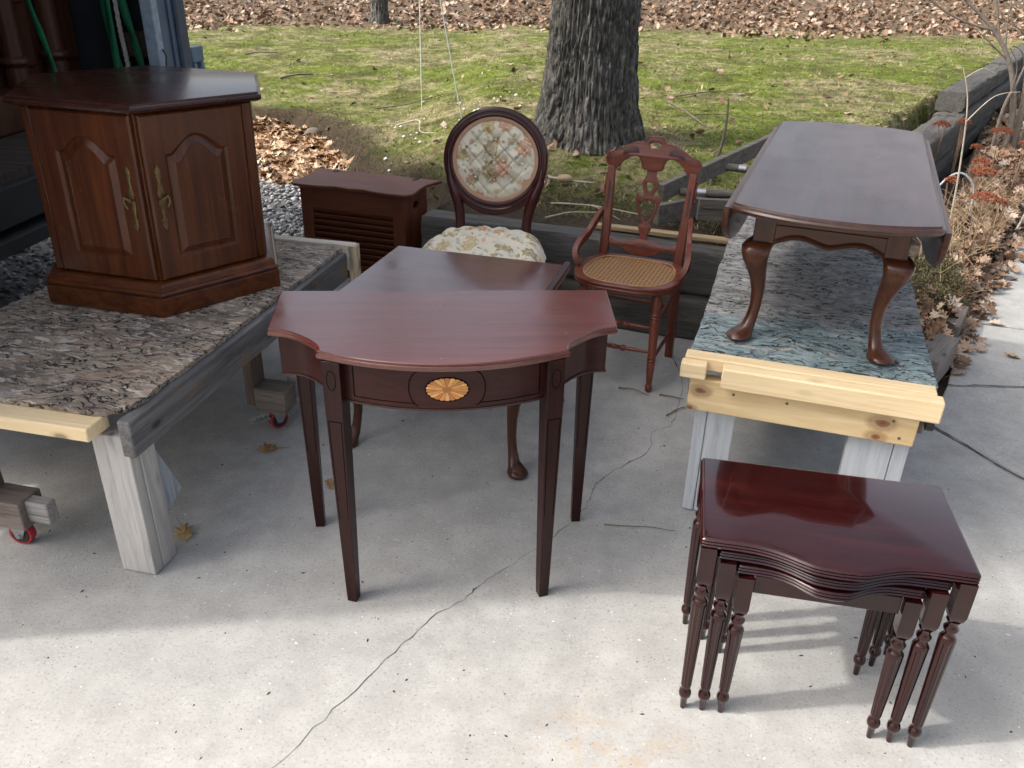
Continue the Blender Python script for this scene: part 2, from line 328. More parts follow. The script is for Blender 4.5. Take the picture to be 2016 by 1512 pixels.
def lawn_mat():
    m = NT('mossy_lawn'); v = m.obj(); n1 = m.noise(v, .9, 5, .6, .4); n2 = m.noise(v, 6, 6, .7); n3 = m.noise(v, 30, 5, .75)
    g = m.ramp(n2, [(.3, (0.069, 0.094, 0.012)), (.55, (0.136, 0.172, 0.026)), (.75, (0.218, 0.246, 0.054))]); d = m.ramp(n2, [(.3, (0.182, 0.146, 0.078)), (.7, (0.362, 0.309, 0.190))])
    f = m.ramp(m.math('ADD', m.math('MULTIPLY', n1, .55), m.math('MULTIPLY', n2, .45)), [(.46, 0.0), (.60, 1.0)]); c = m.mix(f, g, d)
    zz = m.n('ShaderNodeSeparateXYZ', i_0=v); soil = m.n('ShaderNodeAttribute', attribute_name='bare').outputs['Fac']
    near = m.math('SUBTRACT', m.math('ADD', zz.outputs[1], m.math('MULTIPLY', zz.outputs[0], .33)), m.math('MULTIPLY', n2, 1.6)); bed = m.n('ShaderNodeMapRange', i_0=near, i_1=3.75, i_2=4.25, i_3=1.0, i_4=0.0).outputs[0]
    c = m.mix(m.ramp(m.noise(m.obj(loc=(4, 1, 0)), 2.4, 5, .65), [(.38, .6), (.52, 0.0)]), c, (.060, .056, .020)); c = m.mix(m.ramp(m.noise(m.obj(loc=(6, 6, 0)), 11, 4, .7), [(.36, .7), (.47, 0.0)]), c, (.045, .042, .016)); lb = m.n('ShaderNodeMapRange', i_0=m.math('SUBTRACT', zz.outputs[1], m.math('MULTIPLY', n1, 5.0)), i_1=11.2, i_2=12.6).outputs[0]; c = m.mix(lb, c, m.ramp(n3, [(.3, (0.054, 0.038, 0.026)), (.7, (0.227, 0.163, 0.114))])); c = m.mix(m.math('MAXIMUM', soil, bed), c, m.ramp(n3, [(.3, (0.026, 0.018, 0.012)), (.7, (0.078, 0.056, 0.038))]))
    c = m.mix(m.ramp(n3, [(.34, .8), (.52, 0.0)]), c, (0.030, 0.031, 0.010)); m.bump(m.math('ADD', n2, m.math('MULTIPLY', n3, .8)), .8, .03)
    return m.fin(c, .95, spec=.15)
def blade_mat():
    m = NT('grass_blades'); v = m.obj(); n1 = m.noise(v, .9, 5, .6, .4); n2 = m.noise(v, 6, 6, .7); r = m.rnd()
    g = m.ramp(r, [(.0, (0.082, 0.114, 0.013)), (.6, (0.172, 0.209, 0.031)), (1.0, (0.272, 0.282, 0.073))]); d = m.ramp(r, [(0, (0.235, 0.190, 0.109)), (1, (0.454, 0.390, 0.254))])
    f = m.ramp(m.math('ADD', m.math('ADD', m.math('MULTIPLY', n1, .55), m.math('MULTIPLY', n2, .45)), m.math('MULTIPLY', m.math('SUBTRACT', r, .5), .16)), [(.46, 0.0), (.60, 1.0)])
    n4 = m.noise(m.obj(loc=(4, 1, 0)), 2.4, 5, .65); c = m.mix(f, g, d); c = m.mix(m.ramp(n4, [(.36, .62), (.5, 0.0)]), c, (0.050, 0.048, 0.017)); c = m.mix(m.ramp(m.noise(m.obj(loc=(8, 3, 0)), 1.7, 5, .65), [(.53, 0.0), (.63, .5)]), c, (0.313, 0.262, 0.166))
    return m.fin(c, .8, spec=.2)
def leaf_mat(name, cols, rough=.75):
    m = NT(name); r = m.rnd(); c = m.ramp(r, cols); n = m.noise(m.obj(), 60, 3); c = m.mix(m.ramp(n, [(.35, .35), (.6, 0.0)]), c, (.12, .065, .035)); return m.fin(c, rough, spec=.25)
LEAF = leaf_mat('dry_oak_leaves', [(0, (.20, .11, .06)), (.3, (.42, .26, .15)), (.65, (.56, .39, .25)), (1, (.66, .53, .38))])
LEAF2 = leaf_mat('litter_leaves', [(0, (.12, .07, .04)), (.4, (.25, .155, .10)), (.75, (.36, .26, .19)), (1, (.5, .42, .34))])
SOIL = plain((.060, .044, .030), .95, name='soil', var=.6, sc=14.0, bump=.6)
def stone_mat():
    m = NT('gravel_stones'); c = m.ramp(m.rnd(), [(0, (.10, .10, .10)), (.4, (.24, .24, .24)), (.75, (.40, .40, .39)), (1, (.62, .61, .59))]); return m.fin(m.mix(m.ramp(m.noise(m.obj(), 90, 4), [(.4, .4), (.6, 0.0)]), c, (.12, .12, .12)), .85, spec=.3)
STONE = stone_mat()
def bark_mat():
    m = NT('oak_bark'); v = m.obj((1, 1, .35)); n = m.noise(v, 34, 7, .75); n2 = m.noise(m.obj(), 4, 4); c = m.ramp(n, [(.34, (.030, .028, .025)), (.5, (.115, .11, .10)), (.68, (.30, .29, .27))])
    li = m.ramp(m.noise(m.obj(), 7, 5, .7), [(.66, 0.0), (.72, .6)]); c = m.mix(li, c, (.30, .35, .30)); c = m.mix(m.ramp(n2, [(.55, 0.0), (.75, .35)]), c, (.10, .11, .05)); m.bump(m.noise(m.obj((1, 1, .5)), 70, 5, .75), 1.0, .02); return m.fin(c, .95, spec=.15)
BARK = bark_mat(); TWIG = plain((.16, .13, .10), .9, name='twig_bark', var=.4, sc=40.0); TWIGL = plain((.42, .38, .30), .85, name='pale_twig', var=.3)

# ================================================================== SETTING
g = G(); g.box(-300, 300, -300, 400, -.6, -.04); tag(g.build('ground', SOIL), kind='structure')
# concrete driveway (one slab outline; front bed, gravel and timbers cut into it)
TLY = lambda x: 3.66 - .331 * (x - .50)          # front face of the retaining timbers
drive = [(-14, -9), (2.5, -9), (2.5, 2.02), (1.79, 2.44), (1.61, 2.80), (1.74, 3.02), (1.78, TLY(1.78) + .1), (-.5, TLY(-.5) + .3), (-.62, 4.72), (-1.42, 4.62), (-1.6, 3.3), (-14, 3.1)]
g = G(); g.prism(drive, -.12, 0); DRV = tag(g.build('driveway', CONC), kind='structure')
# walkway slabs to the right
WALK = thing('walkway', None, None); tag(WALK, kind='structure')
def slab(poly):
    g = G(); g.prism(poly, -.12, .004); return g.build('slab', CONC, WALK, bevel=.006)
slab([(2.51, -9), (9, -9), (9, 1.1), (2.51, 2.0)]); slab([(1.80, 2.45), (2.51, 2.02), (9, 1.12), (9, 3.14), (1.83, 3.14), (1.62, 2.81)])
slab([(1.84, 3.152), (9, 3.152), (9, 3.60), (2.52, 3.752), (2.23, 3.845)]); slab([(2.24, 3.858), (2.53, 3.765), (9, 3.612), (10, 9), (6.1, 9.3), (3.36, 5.39)])
CRK = plain((.012, .011, .010), .95, name='crack_dirt')
def crack(name, pts, w, parent, z=.0012, jit=.005, sub=6):
    P = catmull([(x, y, 0) for x, y in pts], sub); L = []; rr = random.Random(len(pts)); g = G(); a = []; b = []
    for i, p in enumerate(P):
        d = (P[min(i+1, len(P)-1)] - P[max(0, i-1)]).normalized(); n = Vector((-d.y, d.x, 0)); p = p + n * rr.uniform(-jit, jit); ww = w * rr.uniform(.25, 1.0) * (2.6 if rr.random() < .07 else 1); a.append((p.x + n.x*ww, p.y + n.y*ww, z)); b.append((p.x - n.x*ww, p.y - n.y*ww, z))
    m = len(a); g.add(a + b, [(i, i+1, m+i+1, m+i) for i in range(m-1)]); return g.build(name, CRK, parent)
crack('crack', [(-.62, 1.08), (-.5, 1.228), (-.42, 1.36), (-.301, 1.547), (-.20, 1.70), (-.12, 1.775), (-.07, 1.84), (.06, 1.98), (.172, 2.107), (.25, 2.22), (.30, 2.36), (.383, 2.461), (.50, 2.57), (.53, 2.70), (.606, 2.751)], .0011, DRV)
crack('crack', [(.606, 2.751), (.66, 2.9), (.72, 3.15), (.70, 3.4)], .0012, DRV); crack('crack', [(1.62, 2.80), (1.69, 2.66), (1.78, 2.45), (2.1, 2.24), (2.5, 2.01)], .0035, DRV, .0052, .004)
crack('crack', [(1.80, 3.146), (2.0, 3.15), (2.4, 3.145), (3.2, 3.15)], .0035, WALK, .0052, .006)

# lawn plateau, bank, leaf slope (height field)
BKY = [3.0, 4.7, 5.4, 5.85, 6.9, 7.75, 8.1, 8.3, 8.6, 40]; BKX = [-.34, -.42, -.71, -1.0, -1.35, -1.92, -2.42, -3.0, -7.0, -60]
def lawn_parts(x, y):
    dt = (y - (3.66 - .331 * (x - .5))) * .95; ft = sstep(.02, .16, dt)
    db = x - np.interp(y, BKY, BKX) + (fbm(x * 3, y * 3, o=3, s=4) - .5) * .30; wb = .14 + .20 * sstep(4.75, 5.5, y); fb = sstep(-.95, .15, db * .8 / wb)
    dr = (-(x - 3.56) * .823 + (y - 7.41) * .568); fr = sstep(.02, .2, dr)
    top = .425 - .16 * sstep(-.15, -1.1, x) * (1 - sstep(8.2, 11.5, y)) + .07 * sstep(4.2, 6.0, y + .2 * x) * sstep(-1.0, .0, x) + .05 * (fbm(x * .7, y * .7, o=3, s=1) - .5) + .045 * (fbm(x * 4, y * 4, o=3, s=2) - .5) + .02 * (fbm(x * 13, y * 13, o=2, s=12) - .5) + np.clip(y - 15, 0, 99) * .05
    return -.02 + top * np.minimum(np.minimum(ft, fb), fr), 1 - sstep(-.1, .42 + .5 * fbm(x * 5, y * 5, o=2, s=8), db / (wb + .2))
def lawn_h(x, y): return lawn_parts(x, y)[0]
def lawn_bare(x, y): return lawn_parts(x, y)[1]
xs = np.concatenate([np.linspace(-40, -7, 40), np.linspace(-6.9, 9, 330), np.linspace(9.2, 40, 40)]); ys = np.concatenate([np.linspace(2.9, 9, 210), np.linspace(9.05, 18, 160), np.linspace(18.3, 70, 60)])
X, Y = np.meshgrid(xs, ys, indexing='ij'); Z, BARE = lawn_parts(X, Y)
ok = ~((Z < -.012)); F = grid_faces(len(xs), len(ys)); F = F[ok.ravel()[F].any(1)]
LAWN = npmesh('lawn', np.stack([X, Y, Z], -1).reshape(-1, 3), F, lawn_mat(), smooth=True); tag(LAWN, kind='structure'); LAWN.data.attributes.new('bare', 'FLOAT', 'POINT').data.foreach_set('value', BARE.astype(np.float32).ravel())
def on_lawn(x, y): return lawn_h(np.array([x]), np.array([y]))[0]

# ================================================================== FURNITURE
# ---- bow-front console table
def console():
    t = thing('console_table', 'bow-front mahogany console table with pale fan inlay and tapered legs', 'table', (-.1634, 1.8096, 0), .0732)
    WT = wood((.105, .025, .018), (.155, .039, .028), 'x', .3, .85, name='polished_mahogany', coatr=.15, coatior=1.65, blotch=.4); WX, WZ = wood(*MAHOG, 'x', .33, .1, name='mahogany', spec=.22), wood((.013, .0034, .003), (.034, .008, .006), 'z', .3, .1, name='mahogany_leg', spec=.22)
    def outline(q):   # q = inset
        L = [(.449 - q, .358 - q * .2)]
        s = [(.436 - q, .102 + q * .6)]
        arc = catmull([(.436 - q, .102 + q*.5, 0), (.385 - q, .085 + q, 0), (.335 - q * .9, .045 + q, 0), (.305 - q*.7, .008 + q, 0), (.294 - q*.6, -.022 + q, 0)], 6); s = [(p.x, p.y) for p in arc]
        bow = [(.300 - q * .8, -.028 + q)] + [(.300 * math.cos(a) if False else (.300 - q * .8) * k, -.028 + q - .078 * (1 - k * k)) for k, a in [(1 - i / 14, 0) for i in range(1, 15)]]
        return mir([(0, .358 - q * .2)] + L + s + bow)
    prof = lambda z0, z1: [(.006, z0), (.0015, z0 + .002), (0, z0 + .005), (0, z1 - .009), (.003, z1 - .007), (.0035, z1 - .0045), (.001, z1 - .002), (.004, z1)]
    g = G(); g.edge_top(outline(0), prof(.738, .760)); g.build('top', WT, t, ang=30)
    # apron skin following the outline
    o = outline(.022); n = len(o)
    g = G(); inn = outline(.040); g.loft([[(x, y, .632) for x, y in o], [(x, y, .7375) for x, y in o], [(x, y, .7375) for x, y in inn], [(x, y, .632) for x, y in inn], [(x, y, .632) for x, y in o]], False, False)
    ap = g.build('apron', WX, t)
    g = G(); o2 = outline(.0195); i2 = outline(.034); g.loft([[(x, y, .6265) for x, y in o2], [(x, y, .6315) for x, y in o2], [(x, y, .6315) for x, y in i2], [(x, y, .6265) for x, y in i2], [(x, y, .6265) for x, y in o2]], False, False); g.build('apron_bead', plain((.03, .012, .01), .35, name='ebonised_bead'), t)
    dark = plain((.004, .002, .002), .7, name='ebony_line', bump=0.0); dark.node_tree.nodes['Principled BSDF'].inputs['Specular IOR Level'].default_value = .05
    def leg(x, y, rz, front):
        c, s = math.cos(rz), math.sin(rz); g = G(); w0, w1 = .023, .0135
        def sq(w, z, dx=0, dy=0): return [(x + dx + c*a - s*b, y + dy + s*a + c*b, z) for a, b in ((-w,-w),(w,-w),(w,w),(-w,w))]
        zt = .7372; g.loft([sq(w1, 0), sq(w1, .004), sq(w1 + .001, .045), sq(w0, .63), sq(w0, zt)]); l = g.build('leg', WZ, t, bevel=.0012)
        # inlaid string lines on the front face
        fy = lambda z: -(w1 + (w0 - w1) * min(1, max(0, (z - .045) / .585))) - .0006
        g = G()
        def strip(p, q, w=.0011):
            a = Vector(p); b = Vector(q); d = (b - a).normalized(); nn = Vector((-d.y, d.x)); P = [a + nn*w, b + nn*w, b - nn*w, a - nn*w]
            g.add([(x + c*u - s*fy(z), y + s*u + c*fy(z), z) for u, z in [(k.x, k.y) for k in P]], [(0,1,2,3)])
        ih = lambda z: -fy(z) - .006
        zs = [.10, .25, .40, .55, .575 if front else .60]
        for a, b in zip(zs[:-1], zs[1:]):
            for sg in (-1, 1): strip((sg * ih(a), a), (sg * ih(b), b))
        strip((-ih(zs[-1]), zs[-1]), (ih(zs[-1]), zs[-1])); strip((-ih(.10), .10), (ih(.10), .10))
        if front:
            E = [(.0115 * math.cos(k), .688 + .026 * math.sin(k)) for k in np.linspace(0, 2*PI, 28)]
            for a, b in zip(E[:-1], E[1:]): strip(a, b, .0009)
        tag(g.build('string_inlay', dark, l), kind='stuff')
    leg(-.2605, -.0205, -.30, True); leg(.2605, -.0205, .30, True); leg(-.398, .318, 0, False); leg(.398, .318, 0, False)
    # fan inlay on the bowed apron
    ay = lambda x: -.006 - .0776 * (1 - (x / .2824) ** 2) - .0012
    cx = .006; fc = [plain(c, .4, name='satinwood', var=.2, sc=80.0) for c in ((.50, .22, .055), (.60, .31, .10), (.40, .155, .035))]
    med = G(); E = [(cx + .0525 * math.cos(k), .684 + .0325 * math.sin(k)) for k in np.linspace(0, 2*PI, 40)[:-1]]
    med.add([(x, ay(x), z) for x, z in E], [tuple(range(39))]); md = med.build('fan_medallion', dark, t)
    np_ = 22
    for k in range(np_):
        a0, a1 = 2*PI*k/np_ + .012, 2*PI*(k+1)/np_ - .012; P = [(cx + .011*math.cos(a0), .684 + .0075*math.sin(a0))]
        for f in (0, .25, .5, .75, 1):
            a = a0 + (a1 - a0) * f; rr = .95 + .05 * math.sin(PI * f); P.append((cx + .0500*rr*math.cos(a), .684 + .0300*rr*math.sin(a)))
        P.append((cx + .011*math.cos(a1), .684 + .0075*math.sin(a1)))
        g = G(); g.add([(x, ay(x) - .0008, z) for x, z in P], [tuple(range(len(P)))]); g.build('petal', fc[(k * 7) % 3], md)
    E = [(cx + .0115 * math.cos(k), .684 + .008 * math.sin(k)) for k in np.linspace(0, 2*PI, 16)[:-1]]; g = G(); g.add([(x, ay(x) - .0012, z) for x, z in E], [tuple(range(15))]); g.build('fan_eye', plain((.30, .12, .03), .4, name='dark_satinwood'), md)
    g = G()
    def line(P, w=.0012):
        for a, b in zip(P[:-1], P[1:]):
            a = Vector(a); b = Vector(b); d = (b - a).normalized(); nn = Vector((-d.y, d.x)); Q = [a + nn*w, b + nn*w, b - nn*w, a - nn*w]; g.add([(q.x, ay(q.x) + .0003, q.y) for q in Q], [(0,1,2,3)])
    for sg in (-1, 1):
        line([(cx + sg * (.062 + .028 * math.sin(k)), .684 + .047 * math.cos(k)) for k in np.linspace(.25, PI - .25, 14)], .0013)
        line([(cx + sg * v, .731) for v in np.linspace(.075, .222, 9)]); line([(cx + sg * v, .645) for v in np.linspace(.075, .222, 9)]); line([(cx + sg * .222, z) for z in np.linspace(.645, .731, 4)])
    tag(g.build('string_inlay', dark, ap), kind='stuff')
console()

# ---- nest of three tables
def nest_table(hx, yf, yr, zt, fx, ff, fr, label):
    t = thing('nesting_table', label, 'table', (.7064, 1.5161, 0), -.18775, 'nest of three glossy tables')
    WX, WZ = wood(*NESTC, 'x', .12, .7, name='glossy_mahogany', coatr=.035, blotch=.7), wood((.012, .0018, .002), (.034, .0048, .0042), 'z', .16, .6, name='glossy_mahogany_leg', coatr=.05, spec=.2)
    k = hx / .278
    front = [(hx - .01, yf), (hx, yf + .004)]
    wave = [(x * k, yf - .046 * b) for x, b in ((.20, .0), (.165, .04), (.135, .16), (.105, .38), (.075, .68), (.045, .92), (.0, 1.0))]
    wv = [(p.x, p.y) for p in catmull([(a, b, 0) for a, b in wave], 4)]
    half = [(0, yr), (hx - .014, yr), (hx - .004, yr - .003), (hx, yr - .012), (hx, yf + .012), (hx - .003, yf + .003), (hx - .012, yf)] + wv
    po = mir(half); T = .024
    prof = [(.010, zt - T), (.0035, zt - T + .0008), (.0010, zt - T + .004), (.0030, zt - T + .0070), (.0058, zt - T + .0078), (.0030, zt - T + .0086), (.0010, zt - T + .0115), (.0030, zt - T + .0145), (.0058, zt - T + .0153), (.0030, zt - T + .0161), (.0015, zt - T + .0185), (.0035, zt - T + .0215), (.0065, zt - T + .0232), (.0095, zt)]
    g = G(); g.edge_top(po, prof); g.build('top', WX, t, ang=40)
    for a, b in ((-1, 0), (1, 0), (-1, 1), (1, 1)):
        x = a * fx; y = fr if b else ff; g = G(); M = Matrix.Translation((x, y, 0)); tb = zt - .024
        zb = tb - .105; w = .0168; g.loft([[(x + u*w*s_, y + v*w*s_, z) for u, v in ((-1,-1),(1,-1),(1,1),(-1,1))] for s_, z in ((.55, zb - .002), (.8, zb + .004), (.97, zb + .016), (1, zb + .024), (1, tb - .0005))])
        g.lathe([(0.0063, 0), (0.0067, .002), (0.0086, .033), (0.0095, .035), (0.0140, .042), (0.0149, .050), (0.0131, .058), (0.0090, .063), (0.0086, .066), (0.0113, .070), (0.0121, .075), (0.0175, zb - .062), (0.0180, zb - .050), (0.0149, zb - .044), (0.0113, zb - .038), (0.0117, zb - .034), (0.0153, zb - .026), (0.0158, zb - .021), (0.0117, zb - .015), (0.0108, zb - .010), (0.0153, zb)], 24, M, (.072, zb - .055, .20))
        g.build('leg', WZ, t, ang=50)
    wr = .010; tb = zt - .0243
    g = G(); g.box(-fx + .0195, fx - .0195, fr - .008, fr + .008, tb - .055, tb); g.build('rear_apron', WZ, t, bevel=.0015)
    for a in (-1, 1):
        g = G(); g.box(a*fx - .008, a*fx + .008, ff + .0195, fr - .0195, tb - .055, tb); g.build('side_apron', wood((.012, .0018, .002), (.034, .0048, .0042), 'y', .16, .6, name='glossy_mahogany_leg', coatr=.05, spec=.2), t, bevel=.0015)
    if zt < .46:
        g = G(); g.box(-fx + .0195, fx - .0195, ff - .004, ff + .010, tb - .045, tb); g.build('front_apron', WZ, t, bevel=.0015)
nest_table(.278, -.160, .171, .5126, .257, -.143, .144, 'largest of the nesting tables, glossy dark red top covering the other two')
nest_table(.236, -.147, .118, .4775, .212, -.1395, .096, 'middle nesting table, tucked under the largest glossy red top')
nest_table(.194, -.143, .080, .4425, .169, -.137, .057, 'smallest and innermost of the three glossy dark red nesting tables')

def cabriole(x, y, dx, dy, h, mat, parent, k=1.0, block=.10):
    # square block at the top, S-curved leg, pad foot; (dx,dy) outward
    d = Vector((dx, dy, 0)).normalized(); g = G()
    S = [(0, .030, .022), (.004, .031, .029), (.012, .032, .0320), (.020, .030, .0300), (.030, .022, .0245), (.045, .010, .0190), (.075, .000, .0155), (.12, -.008, .0148), (.18, -.008, .0170), (.23, .000, .0210), (.27, .011, .0260), (.305, .021, .0315), (.330, .0255, .0350), (.350, .024, .0370), (.365, .015, .0350), (.375, .004, .0310)]
    hh = h - block; sc = hh / .375; L = []
    for z, o, r in S:
        zz = z * sc if z > .06 else z * min(1.0, sc); c = Vector((x, y, 0)) + d * (o * k); n = 20; ring = []
        for i in range(n):
            a = 2*PI*i/n; q = 1.0
            if z > .2: e = min(1, (z - .2) / .12); q = 1 + .20 * e * (abs(math.sin(2 * (a - math.atan2(dy, dx) + PI/4))) ** 3) * .8
            rr = r * k * q; 
            if z < .04: rr *= 1 + .28 * max(0, math.cos(a - math.atan2(dy, dx))) 
            ring.append((c.x + rr*math.cos(a), c.y + rr*math.sin(a), zz))
        L.append(ring)
    g.loft(L); w = .027 * k
    l = g.build('leg', mat, parent, ang=60); g = G(); g.box(x - w, x + w, y - w, y + w, hh - .012, h); g.build('leg_block', mat, l, bevel=.003); return l
def scallop_apron(name, p0, p1, th, zt, zb, drop, mat, parent, bead=True, lip=.0):
    # vertical board from p0 to p1 with a shaped lower edge
    a = Vector(p0); b = Vector(p1); L = (b - a).length; d = (b - a) / L; n = Vector((-d.y, d.x)); N = 26
    sh = lambda u: zb + drop * (1 - abs(2*u - 1)) * 0 - drop * (.55 * math.exp(-((u - .5) / .11) ** 2) + .75 * (max(0, abs(2*u - 1) - .72) / .28) ** 1.5 - .25 * math.exp(-((abs(u - .5) - .27) / .09) ** 2))
    g = G(); loops = []
    prof = lambda zlo: [(th/2, zt), (-th/2, zt), (-th/2, zt - .05), (-th/2 - lip, zt - .052), (-th/2 - lip, zlo + .016), (-th/2 - lip - .006, zlo + .008), (-th/2 - lip, zlo), (th/2, zlo)]
    for i in range(N + 1):
        u = i / N; p = a + d * (u * L); loops.append([(p.x + n.x * o, p.y + n.y * o, z) for o, z in prof(sh(u))])
    g.loft(loops); return g.build(name, mat, parent, ang=30)

# ---- drop-leaf coffee table on the right bench
def coffee():
    z0 = .565; t = thing('drop_leaf_table', 'brown drop-leaf coffee table with cabriole legs standing on teal-stained bench', 'table', (1.075, 2.787, z0), -.365)
    WY, WX, WZ = (wood(*COFF, a, .28, .3, name='walnut_stain', blotch=.35) for a in 'yxz'); WTOP = wood((.044, .017, .010), (.084, .033, .019), 'y', .28, .5, name='polished_walnut', coatr=.16, spec=.4); H = .437
    bow_ = [(x, .752 - .072 * (x / .272) ** 2.2) for x in (0, .04, .08, .12, .16, .20, .235, .262)] + [(.270, .672), (.272, .664)]; half = bow_ + [(x, -y) for x, y in bow_[::-1]]
    po = mir(half); prof = [(.016, H - .026), (.008, H - .025), (.002, H - .020), (0, H - .014), (.003, H - .0085), (.009, H - .006), (.0105, H - .005), (.0115, H - .001), (.013, H)]
    g = G(); g.edge_top(po, prof); g.build('top', WTOP, t, ang=32)
    for s in (-1, 1):
        out = [(-.655, 0)] + [(-.655 * math.cos(PI * k / 40), -.004 - .190 * math.sin(PI * k / 40) ** .85) for k in range(41)] + [(.655, 0)]
        M = Matrix.Translation((s * .279, 0, H - .020)) @ Matrix.Rotation(s * -.03, 4, 'Y') @ Matrix(((0, 0, 1, 0), (1, 0, 0, 0), (0, 1, 0, 0), (0, 0, 0, 1)))
        plate('drop_leaf', [out], .017, WY, t, M, .004)
    bl = .105; X, Yl = .176, .535
    for a in (-1, 1):
        for b in (-1, 1): cabriole(a * X, b * Yl, a * .75, b, H - .027, WZ, t, 1.12, bl)
    scallop_apron('apron', (-X + .030, -Yl - .018), (X - .030, -Yl - .018), .018, H - .0275, H - .120, .022, WX, t, lip=.004)
    scallop_apron('apron', (X - .030, Yl + .018), (-X + .030, Yl + .018), .018, H - .0275, H - .120, .022, WX, t, lip=.004)
    for a in (-1, 1):
        g = G(); g.box(a*(X + .012) - .009, a*(X + .012) + .009, -Yl + .0305, Yl - .0305, H - .115, H - .0275); g.build('side_apron', WY, t, bevel=.002)
        
        for y0 in (-.62, .585): G().box(min(a*.2, a*.262), max(a*.2, a*.262), y0, y0 + .035, H - .045, H - .0275).build('leaf_support', WX, t, bevel=.002)
coffee()

# ---- side table behind the console
def side_table():
    H = .57; t = thing('side_table', 'square-cornered mahogany side table with cabriole legs behind the console', 'table', (-.206, 2.741, 0), -.272)
    WX, WZ, WY = wood((.075, .016, .011), (.14, .034, .024), 'x', .28, .85, name='polished_mahogany', coatr=.12, coatior=1.65), wood(*COFF, 'z', .3, .3, name='walnut_stain'), wood(*MAHOG, 'y', .28, .3, name='mahogany'); hx, hy = .345, .30
    po = [(hx, hy), (-hx, hy), (-hx, -hy), (hx, -hy)]; g = G(); g.edge_top(po, [(.012, H - .024), (.003, H - .022), (0, H - .016), (.002, H - .009), (.007, H - .006), (.008, H - .002), (.010, H)]); g.build('top', WX, t, ang=30)
    # rounded gallery roll on the right hand edge
    g = G(); g.tube([(hx - .011, y, H + .004) for y in np.linspace(-hy + .02, hy - .015, 6)], .0135, 14); rl = g.build('edge_roll', WY, t); 
    g = G(); g.lathe([(.002, 0), (.009, .001), (.011, .006), (.009, .012), (.003, .014)], 14, Matrix.Translation((hx + .0075, -.075, H - .010))); g.build('end_plug', PINE, rl)
    X, Yl = hx - .055, hy - .055
    for a in (-1, 1):
        for b in (-1, 1): cabriole(a*X, b*Yl, a, b, H - .0245, WZ, t, 1.05, .13)
    for s in (-1, 1):
        p = [(-X + .029, -Yl - .012), (X - .029, -Yl - .012)] if s < 0 else [(X - .029, Yl + .012), (-X + .029, Yl + .012)]
        scallop_apron('apron', p[0], p[1], .018, H - .0245, H - .125, .025, WX, t); g = G(); g.box(s*(X + .01) - .009, s*(X + .01) + .009, -Yl + .029, Yl - .029, H - .12, H - .0245); g.build('side_apron', WY, t, bevel=.002)
side_table()

